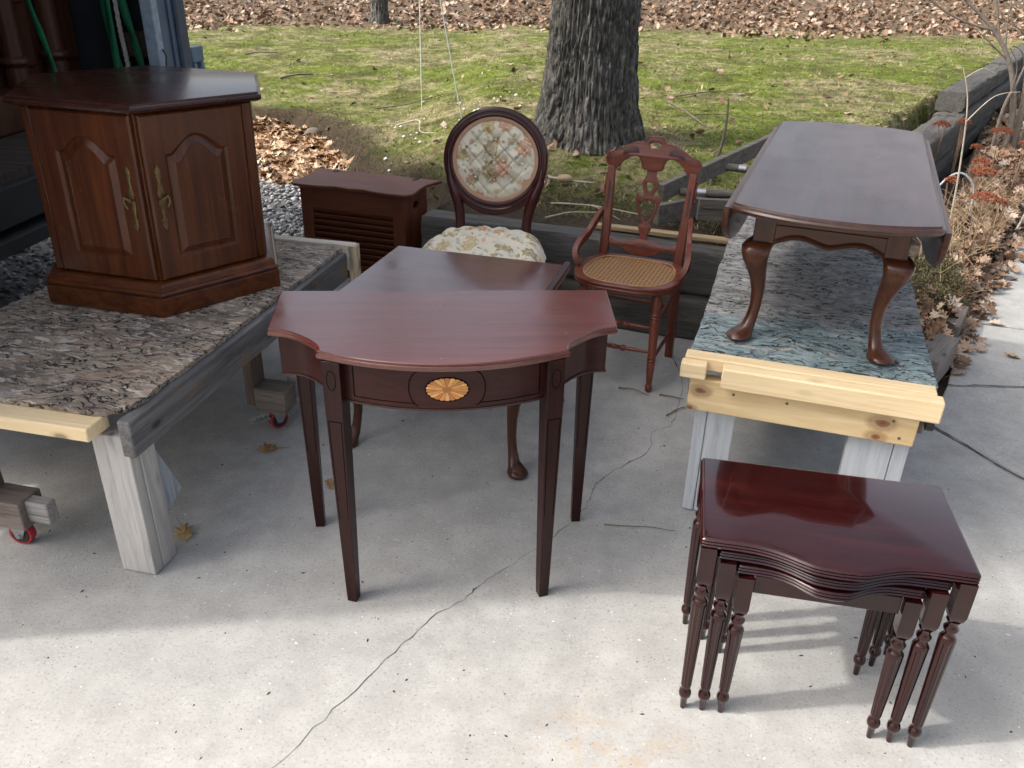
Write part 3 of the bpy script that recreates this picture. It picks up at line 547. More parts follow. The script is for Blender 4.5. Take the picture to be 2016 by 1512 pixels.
# ---- hexagonal cabinet on the left bench
def cabinet():
    z0 = .532; t = thing('hexagonal_cabinet', 'six-sided brown wooden cabinet with two arched doors on left bench', 'cabinet', (-1.238, 2.862, z0), 0, rot=(.010, .010, .30))
    WX, WZ = wood(*CHERRY, 'x', .3, .3, name='cherry_stain', blotch=.6, coatr=.16), wood(*CHERRY, 'z', .3, .3, name='cherry_stain', blotch=.75, sc=.7, coatr=.16); TOPW = wood((.034, .010, .006), (.070, .022, .012), 'x', .22, .3, name='cabinet_top')
    def hexa(s): return [(s * math.cos(R(-150 + 60*k)), s * math.sin(R(-150 + 60*k))) for k in range(6)]
    H = .655; g = G(); g.edge_top(hexa(.425), [(.022, H - .030), (.014, H - .029), (.004, H - .024), (0, H - .016), (.003, H - .010), (.008, H - .007), (.010, H - .006), (.012, H - .001), (.016, H)]); g.build('top', TOPW, t, ang=28)
    g = G(); g.edge_top(hexa(.424), [(.002, 0), (.0, .003), (.0, .060), (.002, .0625), (.0075, .063), (.0075, .0665), (.002, .068), (.000, .074), (.003, .080), (.010, .083), (.011, .087), (.013, .095), (.020, .103), (.030, .107)]); g.build('plinth', WX, t, ang=22)
    g = G(); g.prism(hexa(.374), .1075, H - .0305); body = g.build('carcass', WZ, t, bevel=.002)
    zb, zt = .112, H - .034; ap = .374 * math.cos(R(30))
    for k in (0, 1):
        A = Vector(hexa(.374)[k]); B = Vector(hexa(.374)[k+1]); d = (B - A).normalized(); n = Vector((d.y, -d.x)); Wd = (B - A).length
        M = Matrix(((d.x, 0, n.x, A.x), (d.y, 0, n.y, A.y), (0, 1, 0, 0), (0, 0, 0, 1)))     # local: u along face, w up, depth outwards
        x0, x1 = (.034, Wd - .004) if k == 0 else (.004, Wd - .034)
        # outer stile at the hinge side
        g = G(); sx = (.002, x0 - .004) if k == 0 else (x1 + .004, Wd - .002); g.box(sx[0], sx[1], zb, zt, .0006, .012); g.xf(M); g.build('corner_stile', WZ, t, bevel=.003)
        def loop(q, zz, dep, arch=True, hq=0):
            a, b = x0 + .062 + q, x1 - .062 - q; lo, hi = zb + .062 + q, zt - .118 - q; L = []
            for i in range(8): L.append((a + (b - a) * i / 7, lo))
            for i in range(1, 8): L.append((b, lo + (hi - lo) * i / 7))
            for i in range(1, 24):
                u = i / 24; L.append((b + (a - b) * u, hi + (.052 * (.5 - .5 * math.cos(2 * PI * (u - .08) / .84)) ** .62 if .08 < u < .92 else 0)))
            for i in range(0, 7): L.append((a, hi + (lo - hi) * i / 7))
            return [(x, y, dep) for x, y in L]
        def outer(q, dep):
            L = []; a, b, lo, hi = x0 + q, x1 - q, zb + q, zt - q
            for i in range(8): L.append((a + (b - a) * i / 7, lo))
            for i in range(1, 8): L.append((b, lo + (hi - lo) * i / 7))
            for i in range(1, 24): L.append((b + (a - b) * i / 24, hi))
            for i in range(0, 7): L.append((a, hi + (lo - hi) * i / 7))
            return [(x, y, dep) for x, y in L]
        g = G(); g.loft([outer(0, .0007), outer(0, .014), outer(.006, .0195), outer(.009, .0195), outer(.0095, .0185), loop(0, 0, .0185), loop(.003, 0, .0185), loop(.006, 0, .015), loop(.010, 0, .010), loop(.013, 0, .0095)], True, False); g.xf(M); dr = g.build('door', WZ, t, ang=24)
        g = G(); g.loft([loop(.0125, 0, .0085), loop(.016, 0, .0095), loop(.030, 0, .0165), loop(.033, 0, .0178), loop(.0345, 0, .0165), loop(.036, 0, .0165)], False, True); g.xf(M); g.build('panel', WZ, dr, ang=20)
        # brass handle: ornate long backplate + bail knob
        hx = x1 - .033 if k == 0 else x0 + .033; hz = .372
        half = [(.0, .075), (.0015, .070), (.0055, .065), (.0075, .058), (.0045, .052), (.0080, .049), (.0040, .044), (.0040, .034), (.0065, .022), (.0085, .012), (.0070, .005), (.0035, .0)]; half += [(x, -y) for x, y in half[-2::-1]]; half = [(x * 1.25, y * 1.38) for x, y in half]
        hd = plate('handle', [mir([(x, y) for x, y in half])], .0022, brass, dr, M @ Matrix.Translation((hx, hz, .0200)), .0006)
        g = G(); dirx = -1 if k == 0 else 1
        g.tube([(hx, hz, .0195), (hx, hz, .027), (hx, hz, .034)], [.007, .005, .0065], 10); g.tube([(hx + dirx*.003, hz + .002, .034), (hx + dirx*.014, hz + .010, .036), (hx + dirx*.018, hz - .008, .036), (hx + dirx*.010, hz - .026, .034)], [.004, .0045, .004, .0025], 8); g.xf(M); g.build('knob', brass, hd)
    # plain side panels with corner posts on the visible right face
    A = Vector(hexa(.374)[2]); B = Vector(hexa(.374)[3]); d = (B - A).normalized(); n = Vector((d.y, -d.x)); M = Matrix(((d.x, 0, n.x, A.x), (d.y, 0, n.y, A.y), (0, 1, 0, 0), (0, 0, 0, 1)))
    for a, b in ((.004, .05), (.324, .37)):
        g = G(); g.box(a, b, zb, zt, .0006, .010); g.xf(M); g.build('corner_stile', WZ, t, bevel=.003)
cabinet()

# ---- louvred hamper
def hamper():
    t = thing('laundry_hamper', 'brown wooden hamper with louvred front and serpentine lid', 'hamper', (-.805, 4.372, 0), -.309)
    WX, WZ = wood(*HAMP, 'x', .45, .05, name='hamper_stain'), wood(*HAMP, 'z', .45, .05, name='hamper_stain'); hx, hy, H = .298, .140, .482
    for s in (-1, 1):
        out = [(-hy, 0), (hy, 0), (hy, H), (-hy, H)]; hole = [(.0 + .034 * math.cos(a), .405 + .019 * math.sin(a)) for a in np.linspace(0, 2*PI, 22)[:-1]]
        M = Matrix.Translation((s * (hx - .008), 0, 0)) @ Matrix(((0, 0, 1, 0), (1, 0, 0, 0), (0, 1, 0, 0), (0, 0, 0, 1))); plate('side_panel', [out, hole], .016, WZ, t, M, .001)
        g = G(); xx = sorted((s * (hx - .0165), s * (hx - .066))); g.box(xx[0], xx[1], -hy, -hy + .018, 0, H - .0005); g.build('front_stile', WZ, t, bevel=.002)
    g = G(); g.box(-hx + .0665, hx - .0665, -hy + .001, -hy + .018, .375, H - .0005); g.build('top_rail', WX, t, bevel=.002)
    g = G(); g.box(-hx + .0665, hx - .0665, -hy + .001, -hy + .018, .0, .048); g.build('bottom_rail', WX, t, bevel=.002)
    ns = 10; pz = (.375 - .048) / ns
    for i in range(ns):
        zc = .048 + (i + .5) * pz; g = G(); M = Matrix.Translation((0, -hy + .011, zc)) @ Matrix.Rotation(R(-58), 4, 'X'); g.box(-hx + .0668, hx - .0668, -.0185, .0185, -.0028, .0028, M); g.build('slat', WX, t, bevel=.0012)
    g = G(); g.box(-hx + .0165, hx - .0165, hy - .012, hy, 0, H - .0005); g.build('back_panel', WX, t); g = G(); g.box(-hx + .0165, hx - .0165, -hy + .0185, hy - .0125, .02, .03); g.build('floor_panel', WX, t)
    g = G(); g.box(-hx + .0165, hx - .0165, -hy + .0285, -hy + .0305, .03, H - .01); g.build('slat_backing', blackm, t)  # thin black sheet right behind the slats
    half = [(p.x, p.y) for p in catmull([(.375, .172, 0), (.372, .155, 0), (.352, .110, 0), (.336, .04, 0), (.338, -.05, 0), (.345, -.11, 0), (.335, -.158, 0), (.30, -.176, 0), (.22, -.178, 0), (.15, -.170, 0), (.09, -.156, 0), (.04, -.158, 0), (0, -.166, 0)], 4)]
    g = G(); g.edge_top(mir([(0, .172)] + half), [(.006, H), (.001, H + .003), (0, H + .008), (.001, H + .013), (.005, H + .016)]); lid = g.build('lid', WX, t, ang=35)
    for x in (-.235, .235):
        g = G(); g.box(x - .016, x + .016, .132, .150, H + .0165, H + .019); g.tube([(x - .014, .152, H + .019), (x + .014, .152, H + .019)], .0032, 8); g.box(x - .004, x + .004, .112, .132, H + .0165, H + .0185); g.build('hinge', blackm, lid, bevel=.0006)
hamper()

# ---- upholstered round-back chair
def tuft(u, v, pts, depth, sig):
    d = np.full(u.shape, 9.0)
    for a, b in pts: d = np.minimum(d, np.hypot(u - a, v - b))
    return -depth * np.exp(-(d / sig) ** 1.3)
def round_chair():
    t = thing('round_back_chair', 'dark chair with round medallion back and cream floral tufted upholstery', 'chair', (-.135, 3.46, 0), -.15)
    WZ, WX = wood(*VICT, 'z', .25, .35, name='dark_mahogany'), wood(*VICT, 'x', .25, .35, name='dark_mahogany'); gim = plain((.48, .29, .19), .85, name='peach_gimp', var=.25, sc=300.0)
    rec = -.17; MB = Matrix.Translation((0, .262, .772)) @ Matrix.Rotation(rec, 4, 'X')      # back plane: x across, z up, -y front
    a0, b0 = .232, .222
    # moulded oval frame, heavier at the bottom
    N = 72; prof = [(-.034, .018), (-.034, -.010), (-.026, -.0165), (-.017, -.0175), (-.014, -.0115), (-.009, -.0115), (-.0065, -.0175), (.0, -.0190), (.006, -.0165), (.0075, -.011), (.0095, -.010), (.013, -.009), (.013, .018)]
    L = []
    for i in range(N):
        a = 2*PI*i/N; lo = max(0, -math.sin(a)) ** 3; ring = []
        for o, y in prof:
            ex = -o; r = 1.0; w = ex * (1 + .55 * lo) if ex > 0 else ex
            px, pz = (a0 - .034 + w) * math.cos(a), (b0 - .034 + w) * math.sin(a) ; yy = y if not (lo > .25 and y < -.012) else y * .85
            ring.append(MB @ Vector((px, yy, pz)))
        L.append(ring)
    L.append(L[0]); g = G(); g.loft(L, False, False); g.build('back_frame', WZ, t, ang=32)
    # pad, gimp and piping
    nu, nv = 110, 46; rr = np.linspace(0, 1, nv); th = np.linspace(0, 2*PI, nu, endpoint=False); TH, RR = np.meshgrid(th, rr, indexing='ij'); U = RR * .178 * np.cos(TH); Vv = RR * .168 * np.sin(TH)
    pts = [(-.05, .075), (.05, .075), (-.105, .015), (0, .012) if False else (-.035, -.002), (.045, -.004), (.115, -.02), (-.075, -.075), (.0, -.075), (.075, -.078), (-.115, .07), (.115, .06)]
    pts = [(-.09, .062), (0, .085), (.085, .06), (-.125, -.005), (-.045, -.004), (.04, -.002), (.12, -.012), (-.085, -.078), (0, -.085), (.075, -.08)]
    Hh = .040 * (1 - RR ** 2.6) + tuft(U, Vv, pts, .034, .028); 
    # diamond creases
    for s in (1, -1):
        q = (U / .085 + s * Vv / .083 + .5) % 1.0; Hh -= .011 * np.exp(-((q - .5) / .06) ** 2) * (1 - RR ** 6)
    P = np.stack([U, -.006 - Hh, Vv], -1).reshape(-1, 3); P = (np.array(MB.to_3x3()) @ P.T).T + np.array(MB.translation)
    F = grid_faces(nu, nv, True); npmesh('back_pad', P, F, FAB_B, t, True)
    for a, b in pts: G().lathe([(.0005, -.003), (.006, -.001), (.0065, .002), (.0035, .005), (.0005, .006)], 10, MB @ Matrix.Translation((a, -.006 - .040 * (1 - (math.hypot(a/.178, b/.168)) ** 2.6) + .021, b)) @ Matrix.Rotation(R(90), 4, 'X')).build('button', FAB_B, t)
    g = G(); L = []
    for i in range(N + 1):
        a = 2*PI*i/N; L.append([MB @ Vector(((.1845 + c) * math.cos(a), -.009 + d, (.1745 + c) * math.sin(a))) for c, d in ((.010, .004), (.010, -.002), (.004, -.0042), (-.004, -.0042), (-.010, -.001), (-.010, .004))])
    g.loft(L, False, False); g.build('gimp_braid', gim, t)
    g = G(); E = [MB @ Vector((.185 * math.cos(2*PI*i/N), .012, .175 * math.sin(2*PI*i/N))) for i in range(N)]; g.add(E, [tuple(range(N))]); g.build('back_lining', gim, t)
    # posts sweeping from the oval down to the rear legs
    for s in (-1, 1):
        path = [MB @ Vector(p) for p in ((s * .208, .0, -.03), (s * .200, .002, -.09), (s * .178, .004, -.15), (s * .160, .006, -.21), (s * .152, .006, -.27))] + [Vector((s * .152, .215, .44)), Vector((s * .155, .215, .36)), Vector((s * .165, .250, .15)), Vector((s * .17, .290, .0))]
        g = G(); rad = [.012, .021, .026, .024, .022, .023, .024, .019, .015]; P = catmull(path, 4); rd = np.interp(np.linspace(0, 1, len(P)), np.linspace(0, 1, 9), rad); g.tube(P, list(rd), 12); g.build('rear_leg', WZ, t, ang=60)
    # seat rail, cushion, front legs
    def seat_o(k):
        P = catmull([(x * k, y * k, 0) for x, y in ((0, -.265), (.13, -.258), (.228, -.218), (.272, -.12), (.266, .02), (.235, .15), (.178, .222), (.08, .245), (0, .248), (-.08, .245), (-.178, .222), (-.235, .15), (-.266, .02), (-.272, -.12), (-.228, -.218), (-.13, -.258))], 5, True); return [(p.x, p.y) for p in P]
    g = G(); g.edge_top(seat_o(.985), [(.012, .335), (.002, .338), (0, .35), (.006, .375), (0, .39), (.002, .402), (.012, .405)]); g.build('seat_rail', WX, t)
    so_ = seat_o(1.0); n = len(so_); rings = 40; S = np.array(so_); RR = np.linspace(0, 1, rings); P = S[:, None, :] * RR[None, :, None]; U, Vv = P[..., 0], P[..., 1]
    Hh = .415 + .095 * (1 - np.broadcast_to(RR, U.shape) ** 7); tp = [(x, y) for y, xs_ in ((.13, (-.105, 0, .105)), (.045, (-.165, -.055, .055, .165)), (-.045, (-.11, 0, .11)), (-.13, (-.165, -.055, .055, .165))) for x in xs_]
    Hh = Hh + tuft(U, Vv, tp, .052, .030) * (1 - np.broadcast_to(RR, U.shape) ** 8)
    ang = np.arctan2(Vv, U); Hh = Hh - .010 * (np.broadcast_to(RR, U.shape) ** 4) * (1 - np.broadcast_to(RR, U.shape) ** 12) * (np.abs(np.sin(ang * 7)) < .22)
    RB = np.broadcast_to(RR, U.shape); lob = np.abs(np.sin(ang * 8 + .2)) ** .6; Hh = Hh - .030 * RB ** 3 * (1 - RB ** 14) * (1 - lob); sw = 1 + (.035 * lob - .02) * RB ** 2; Q = np.stack([U * sw, Vv * sw, Hh], -1); npmesh('seat_cushion', Q.reshape(-1, 3), grid_faces(n, rings, True), FAB_S, t, True)
    for s in (-1, 1):
        g = G(); g.lathe([(.012, 0), (.016, .01), (.012, .03), (.016, .12), (.020, .25), (.026, .30), (.018, .31), (.028, .325), (.028, .336)], 14, Matrix.Translation((s * .195, -.19, 0))); g.build('front_leg', WZ, t)
round_chair()

# ---- cane-seat chair
def cane_chair():
    t = thing('cane_chair', 'carved reddish wooden chair with round woven cane seat by the timbers', 'chair', (.474, 3.27, 0), -.37)
    W_ = lambda a: wood(*CANEC, a, .35, .2, name='red_chair_wood', blotch=.4); WX, WZ, WY = W_('x'), W_('z'), W_('y'); ink = plain((.045, .012, .012), .45, name='dark_inlay', var=.2)
    SZ = .437
    # back plane
    MB = Matrix.Translation((0, .172, SZ)) @ Matrix.Rotation(-.19, 4, 'X') @ Matrix.Rotation(R(90), 4, 'X')     # local (u, w, depth toward -y)
    B0 = .362
    def outl(half, n=3): return mir(half)
    crest = [(0, .140), (.030, .137), (.037, .130), (.039, .122), (.044, .114), (.052, .112), (.060, .1135), (.088, .108), (.104, .098), (.118, .092), (.135, .083), (.148, .074), (.160, .068), (.175, .066), (.188, .060), (.198, .048), (.202, .032), (.196, .016), (.186, .004), (.170, -.004), (.152, -.004), (.140, .004), (.130, .022), (.112, .040), (.090, .050), (.066, .051), (.054, .044), (.048, .026), (.044, .008), (.034, .001), (0, -.003)]
    hole = mir([(0, .114), (.014, .112), (.026, .106), (.018, .086), (.009, .090), (0, .091)])
    T = lambda dz=0, dd=0: MB @ Matrix.Translation((0, B0 + dz, dd))
    cr = plate('crest_rail', [outl(crest), hole], .021, WX, t, T(), .003)
    g = G(); cl = outl(crest); nC = len(cl); cen = lambda p: Vector((p[0] * .955, .060 + (p[1] - .060) * .84 if abs(p[0]) > .06 else p[1] - (.006 if p[1] > .06 else -.006), 0)); g.tube([T(0, .0105) @ cen(p) for p in cl + cl[:1]], .0010, 5); tag(g.build('carved_line', ink, cr), kind='stuff')
    for s in (-1, 1):
        pan = [(s*x, y) for x, y in ((.062, .066), (.064, .080), (.074, .092), (.090, .092), (.098, .084), (.128, .070), (.132, .052), (.118, .054), (.098, .064))]; plate('inlay_panel', [pan], .0022, ink, cr, T(0, .0106), .0005)
        for cx, cy, r in ((.158, .034, .011), (.182, .034, .010)):
            g = G(); g.tube([T(0, .0108) @ Vector((s * (cx + r * (1 - k/16) * math.cos(k * .62)), cy + r * (1 - k/16) * math.sin(k * .62), 0)) for k in range(14)], .0011, 5); g.build('carved_scroll', ink, cr)
    neck = [(0, .006), (.021, .006), (.020, -.012), (.0205, -.022), (.026, -.026), (.025, -.034), (.031, -.041), (.033, -.060), (.029, -.076), (.022, -.088), (.019, -.098), (.024, -.106), (.032, -.104), (.036, -.097), (.046, -.100), (.052, -.110), (.051, -.124), (.046, -.146), (.038, -.172), (.031, -.196), (.024, -.210), (.017, -.217), (.025, -.226), (.028, -.236), (.022, -.250), (.0165, -.262), (.016, -.274), (.021, -.286), (0, -.288)]
    h1 = mir([(0, -.050), (.010, -.046), (.017, -.052), (.0155, -.066), (.008, -.080), (0, -.090)]); h2 = mir([(0, -.118), (.012, -.123), (.021, -.131), (.036, -.130), (.033, -.150), (.023, -.180), (.012, -.204), (0, -.214)])
    spl = plate('splat', [mir(neck), h1, h2], .013, WZ, t, T(0, -.002), .002)
    g = G()
    for hl, off in ((h1, 1.22), (h2, 1.14)):
        c = Vector((0, sum(p[1] for p in hl) / len(hl), 0)); L = [(Vector((p[0], p[1], 0)) - c) * off + c for p in hl]; L.append(L[0]); g.tube([T(0, .0047) @ p for p in L], .0009, 5)
    tag(g.build('carved_line', ink, spl), kind='stuff')
    low = [(0, -.283), (.024, -.286), (.050, -.294), (.080, -.304), (.110, -.304), (.135, -.294), (.155, -.284), (.172, -.280), (.172, -.326), (.150, -.330), (.120, -.322), (.096, -.324), (.074, -.332), (.070, -.341), (.046, -.349), (.030, -.353), (0, -.354)]
    lw = plate('lower_rail', [mir(low)], .018, WX, t, T(), .0025)
    for s in (-1, 1):
        g = G(); g.tube([T(0, .0094) @ Vector((s * (.019 + .015 * math.cos(k * .5)), -.318 + .015 * math.sin(k * .5), 0)) for k in range(13)] + [T(0, .0094) @ Vector((s * .003, -.300, 0))], .0010, 5); g.build('carved_scroll', ink, lw)
        # rear post: straight upper part in the back plane, flared rear leg
        up_ = [MB @ Vector((s * u, w, 0)) for u, w in ((.172, B0 + .006), (.170, .28), (.166, .15), (.163, .02))]; lo_ = [Vector((s * .163, .170, .40)), Vector((s * .166, .172, .20)), Vector((s * .168, .178, 0))]
        g = G(); L = []
        for p, w, dp in zip(up_ + lo_, (.0155, .016, .0175, .0185, .019, .018, .016), (.012, .0125, .0145, .017, .019, .018, .016)):
            L.append([(p.x + a, p.y + b, p.z) for a, b in ((-w, -dp), (w, -dp), (w, dp), (-w, dp))])
        g.loft(L); po = g.build('rear_leg', WZ, t, bevel=.003)
        g = G(); g.add([MB @ Vector((s * .170 + a, w, .0135 + .0005 * i)) for i, (a, w) in enumerate(((-.004, .20), (.0, .18), (.004, .20), (.004, .29), (.0, .31), (-.004, .29)))], [(0,1,2,3,4,5)]); g.build('inlay_strip', ink, po)
        # turned ornament on the outer side of the post
        g = G(); g.lathe([(.002, 0), (.006, .004), (.003, .012), (.006, .016), (.006, .05), (.003, .055), (.0065, .06), (.003, .066), (.0065, .072), (.003, .078), (.0065, .084), (.002, .09)], 10, MB @ Matrix.Translation((s * .1905, .25, 0)) @ Matrix.Rotation(R(-90), 4, 'X')); g.build('turned_bead', WZ, po)
        # hip-rest arm: curved bracket from post to seat
        pa = MB @ Vector((s * .178, .180, -.004)); path = [pa, pa + Vector((s * .014, -.018, -.006)), Vector((s * .205, .120, .568)), Vector((s * .215, .085, .540)), Vector((s * .224, .030, .525)), Vector((s * .232, -.012, .500)), Vector((s * .226, -.030, .475)), Vector((s * .206, -.036, .448))]
        P = catmull(path, 5); g = G(); L = []
        for i, p in enumerate(P):
            d = (P[min(i+1, len(P)-1)] - P[max(i-1, 0)]).normalized(); a = Vector((s, 0, 0)); a = (a - d * a.dot(d)).normalized(); b = d.cross(a); q = i / (len(P) - 1); w1 = .0085 + .004 * q; w2 = .013 + .004 * math.sin(PI * q) + .006 * max(0, q - .75) * 4
            L.append([p + a*u*w1 + b*v*w2 for u, v in ((-1,-1),(1,-1),(1,1),(-1,1))])
        g.loft(L); g.build('arm_bracket', WZ, t, bevel=.003, ang=50)
    # seat ring and cane
    def so_(k, dx=0):
        P = catmull([((x + dx * (1 if x > 0 else -1 if x < 0 else 0)) * k, y * k, 0) for x, y in ((0, -.205), (.10, -.198), (.180, -.155), (.218, -.06), (.214, .04), (.190, .125), (.14, .170), (0, .185), (-.14, .170), (-.190, .125), (-.214, .04), (-.218, -.06), (-.180, -.155), (-.10, -.198))], 6, True); return [(p.x, p.y) for p in P]
    o, i_ = so_(1.0), so_(.83); prof = [(i_, 1.0, SZ - .022), (o, .97, SZ - .030), (o, .992, SZ - .027), (o, .998, SZ - .018), (o, .985, SZ - .013), (o, .998, SZ - .009), (o, 1.0, SZ - .003), (o, .985, SZ + .001), (i_, 1.03, SZ), (i_, 1.0, SZ - .004), (i_, 1.0, SZ - .022)]
    g = G(); g.loft([[(x * k, y * k, z) for x, y in L] for L, k, z in prof], False, False); g.build('seat_frame', WX, t, ang=30)
    cane = plain((.40, .22, .095), .5, name='cane_strand', var=.35, sc=120.0); g = G(); a_, b_ = .198, .172; cy = -.006
    def strand(ux, uy, off, w, z):
        px, py = -uy, ux; A = (ux/a_) ** 2 + (uy/b_) ** 2; B = 2 * (ux*px*off/a_**2 + uy*py*off/b_**2); C_ = (px*off/a_) ** 2 + (py*off/b_) ** 2 - 1; D = B*B - 4*A*C_
        if D <= 0: return
        t0, t1 = (-B - math.sqrt(D)) / (2*A), (-B + math.sqrt(D)) / (2*A); V = []
        for tt in (t0, t1):
            for sgn in (-1, 1): V.append((ux*tt + px*(off + sgn*w), uy*tt + py*(off + sgn*w) + cy, z))
        g.add(V, [(0, 1, 3, 2)])
    p = .0165; n = int(.2 / p) + 1
    for k in range(-n, n + 1):
        for e in (-.0024, .0024): strand(0, 1, k*p + e, .0017, SZ - .004); strand(1, 0, k*p + e, .0017, SZ - .0036)
    q = p / math.sqrt(2); nd = int(.2 / q) + 1
    for k in range(-nd, nd + 1): strand(.7071, .7071, k*q + q/2, .0021, SZ - .0030); strand(.7071, -.7071, k*q + q/2, .0016, SZ - .0026)
    cs = g.build('cane_weave', cane, t); cs['kind'] = 'stuff'
    g = G(); P = [(x * 1.005, y * 1.005, SZ - .0005) for x, y in i_]; P.append(P[0]); g.tube(P, .003, 6); g.build('cane_binding', cane, t)
    # turned front legs
    for s in (-1, 1):
        top = Vector((s * .150, -.140, SZ - .028)); bot = Vector((s * .165, -.193, 0)); ax = (top - bot); Lg = ax.length; M = Matrix.Translation(bot) @ ax.to_track_quat('Z', 'Y').to_matrix().to_4x4()
        pr = [(.009, 0), (.013, .006), (.0150, .026), (.0105, .034), (.0115, .036), (.0170, .125), (.0150, .128), (.0185, .134), (.0150, .140), (.0185, .146), (.0160, .150), (.0195, .30), (.0165, .306), (.0210, .312), (.0175, .318), (.0210, .324), (.0165, .330), (.0200, .348), (.0225, .372), (.0190, .395), (.0130, Lg)]; g = G(); g.lathe(pr, 16, M); g.build('front_leg', WZ, t, ang=50)
    def turned(a, b, r, beads=True):
        a = Vector(a); b = Vector(b); ax = b - a; M = Matrix.Translation(a) @ ax.to_track_quat('Z', 'Y').to_matrix().to_4x4(); Lg = ax.length
        pr = [(r*.6, 0), (r, .30 * Lg), (r*.75, .33*Lg), (r*1.5, .36*Lg), (r*1.6, .39*Lg), (r*.8, .42*Lg), (r*1.2, .44*Lg), (r*.8, .455*Lg), (r*1.25, .47*Lg), (r*1.25, .53*Lg), (r*.8, .545*Lg), (r*1.2, .56*Lg), (r*.8, .58*Lg), (r*1.6, .61*Lg), (r*1.5, .64*Lg), (r*.75, .67*Lg), (r, .70*Lg), (r*.6, Lg)] if beads else [(r*.7, 0), (r, .2*Lg), (r*1.1, .5*Lg), (r, .8*Lg), (r*.7, Lg)]
        g = G(); g.lathe(pr, 12, M); g.build('stretcher', WX, t, ang=50)
    turned((-.157, -.170, .165), (.157, -.170, .165), .0085); turned((-.153, -.157, .265), (.153, -.157, .265), .0085); turned((-.16, .174, .24), (.16, .174, .24), .0075, False)
    for s in (-1, 1): turned((s*.160, -.178, .13), (s*.167, .168, .13), .007, False); turned((s*.155, -.16, .27), (s*.165, .160, .32), .007, False)
cane_chair()

# ---- work benches on castors
def castor(parent, x, y, z, rz, r=.036, brake=False):
    M = Matrix.Translation((x, y, 0)) @ Matrix.Rotation(rz, 4, 'Z'); g = G(); WM = M @ Matrix.Translation((0, 0, r)) @ Matrix.Rotation(R(90), 4, 'X')
    for s in (-1, 1):
        V = [M @ Vector(p) for p in ((-.010, s*.0175, r - .008), (.010, s*.0175, r - .008), (.034, s*.0175, z - .004), (-.024, s*.0175, z - .004), (-.010, s*.0200, r - .008), (.010, s*.0200, r - .008), (.034, s*.0200, z - .004), (-.024, s*.0200, z - .004))]; g.add(V, [(0,1,2,3),(4,7,6,5),(0,4,5,1),(1,5,6,2),(2,6,7,3),(3,7,4,0)])
    g.box(-.032, .042, -.030, .030, z - .0045, z - .0005, M); g.lathe([(.008, -.024), (.008, .024)], 8, WM); c = g.build('castor', steel, parent)
    g = G(); g.lathe([(.0085, -.014), (r * .72, -.015), (r * .78, -.013), (r * .78, .013), (r * .72, .015), (.0085, .014)], 24, WM); g.build('hub', blackm, c)
    g = G(); g.lathe([(r * .79, -.0125), (r * .95, -.0125), (r, -.007), (r, .007), (r * .95, .0125), (r * .79, .0125), (r * .79, -.0125)], 28, WM); g.build('tyre', redpu, c)
    if brake:
        g = G(); g.box(-.105, -.035, -.020, .020, z - .030, z - .024, M); [g.box(-.095 + .016*k, -.088 + .016*k, -.014, .014, z - .0235, z - .0215, M) for k in range(4)]; g.build('brake_pedal', steel, c)
    return c
def flake_sheet(name, w0, w1, l0, l1, z, th, mat, parent, round_r=.0, amp=.006, seed=3):
    nx, ny = 170, 290; u = np.linspace(w0, w1, nx); v = np.linspace(l0, l1, ny); U, V = np.meshgrid(u, v, indexing='ij')
    rg = np.random.default_rng(seed); S = np.stack([rg.uniform(w0, w1, 900), rg.uniform(l0, l1, 900), rg.uniform(0, 1, 900), rg.uniform(-1, 1, 900)], 1); wx = fbm(U * 14, V * 14, o=3, s=seed) - .5
    D = np.full(U.shape, 9.0); Hh = np.zeros(U.shape); 
    for sx, sy, h, tl in S:
        m_ = (np.abs(U - sx) < .16) & (np.abs(V - sy) < .05)
        if not m_.any(): continue
        d = ((U[m_] - sx + wx[m_] * .05) / .075) ** 2 + ((V[m_] - sy + wx[m_] * .02) / .022) ** 2; hh = h + tl * (V[m_] - sy) / .05; k = d < D[m_]; Dm = D[m_]; Hm = Hh[m_]; Dm[k] = d[k]; Hm[k] = hh[k]; D[m_] = Dm; Hh[m_] = Hm
    Z = z + amp * (Hh - .5) * .6 + amp * .7 * (fbm(U * 30, V * 60, o=3, s=seed + 5) - .5)
    ex = .012 * (fbm(V * 9, U * 0, o=3, s=seed) - .5); e0 = sstep(.06, 0, U - w0); e1 = sstep(.06, 0, w1 - U); U = U + ex * (e1 - e0)
    if round_r:
        cx, cy = w1 - round_r, l0 + round_r; m_ = (U > cx) & (V < cy); dd = np.maximum(1, np.hypot(U - cx, V - cy) / round_r * (1 + 0 * U)); mx = np.maximum(U - cx, cy - V); sc = np.where(m_, mx / np.maximum(1e-6, np.hypot(U - cx, V - cy)), 1.0); U = np.where(m_, cx + (U - cx) * sc, U); V = np.where(m_, cy + (V - cy) * sc, V)
    top = np.stack([U, V, Z], -1).reshape(-1, 3); idx = np.arange(nx * ny).reshape(nx, ny); rim = np.concatenate([idx[:, 0], idx[-1, 1:], idx[-2::-1, -1], idx[0, -2:0:-1]]); bot = top[rim].copy(); bot[:, 2] = z - th
    nb = len(top); m = len(rim); F = [tuple(q) for q in grid_faces(nx, ny)]; Fs = [(rim[i], rim[(i+1) % m], nb + (i+1) % m, nb + i) for i in range(m)]
    me = bpy.data.meshes.new(name); me.from_pydata(np.concatenate([top, bot]).tolist(), [], [tuple(int(k) for k in f) for f in F + Fs] + [tuple(nb + i for i in range(m))]); fin(me, 50); return link(name, me, mat, parent)
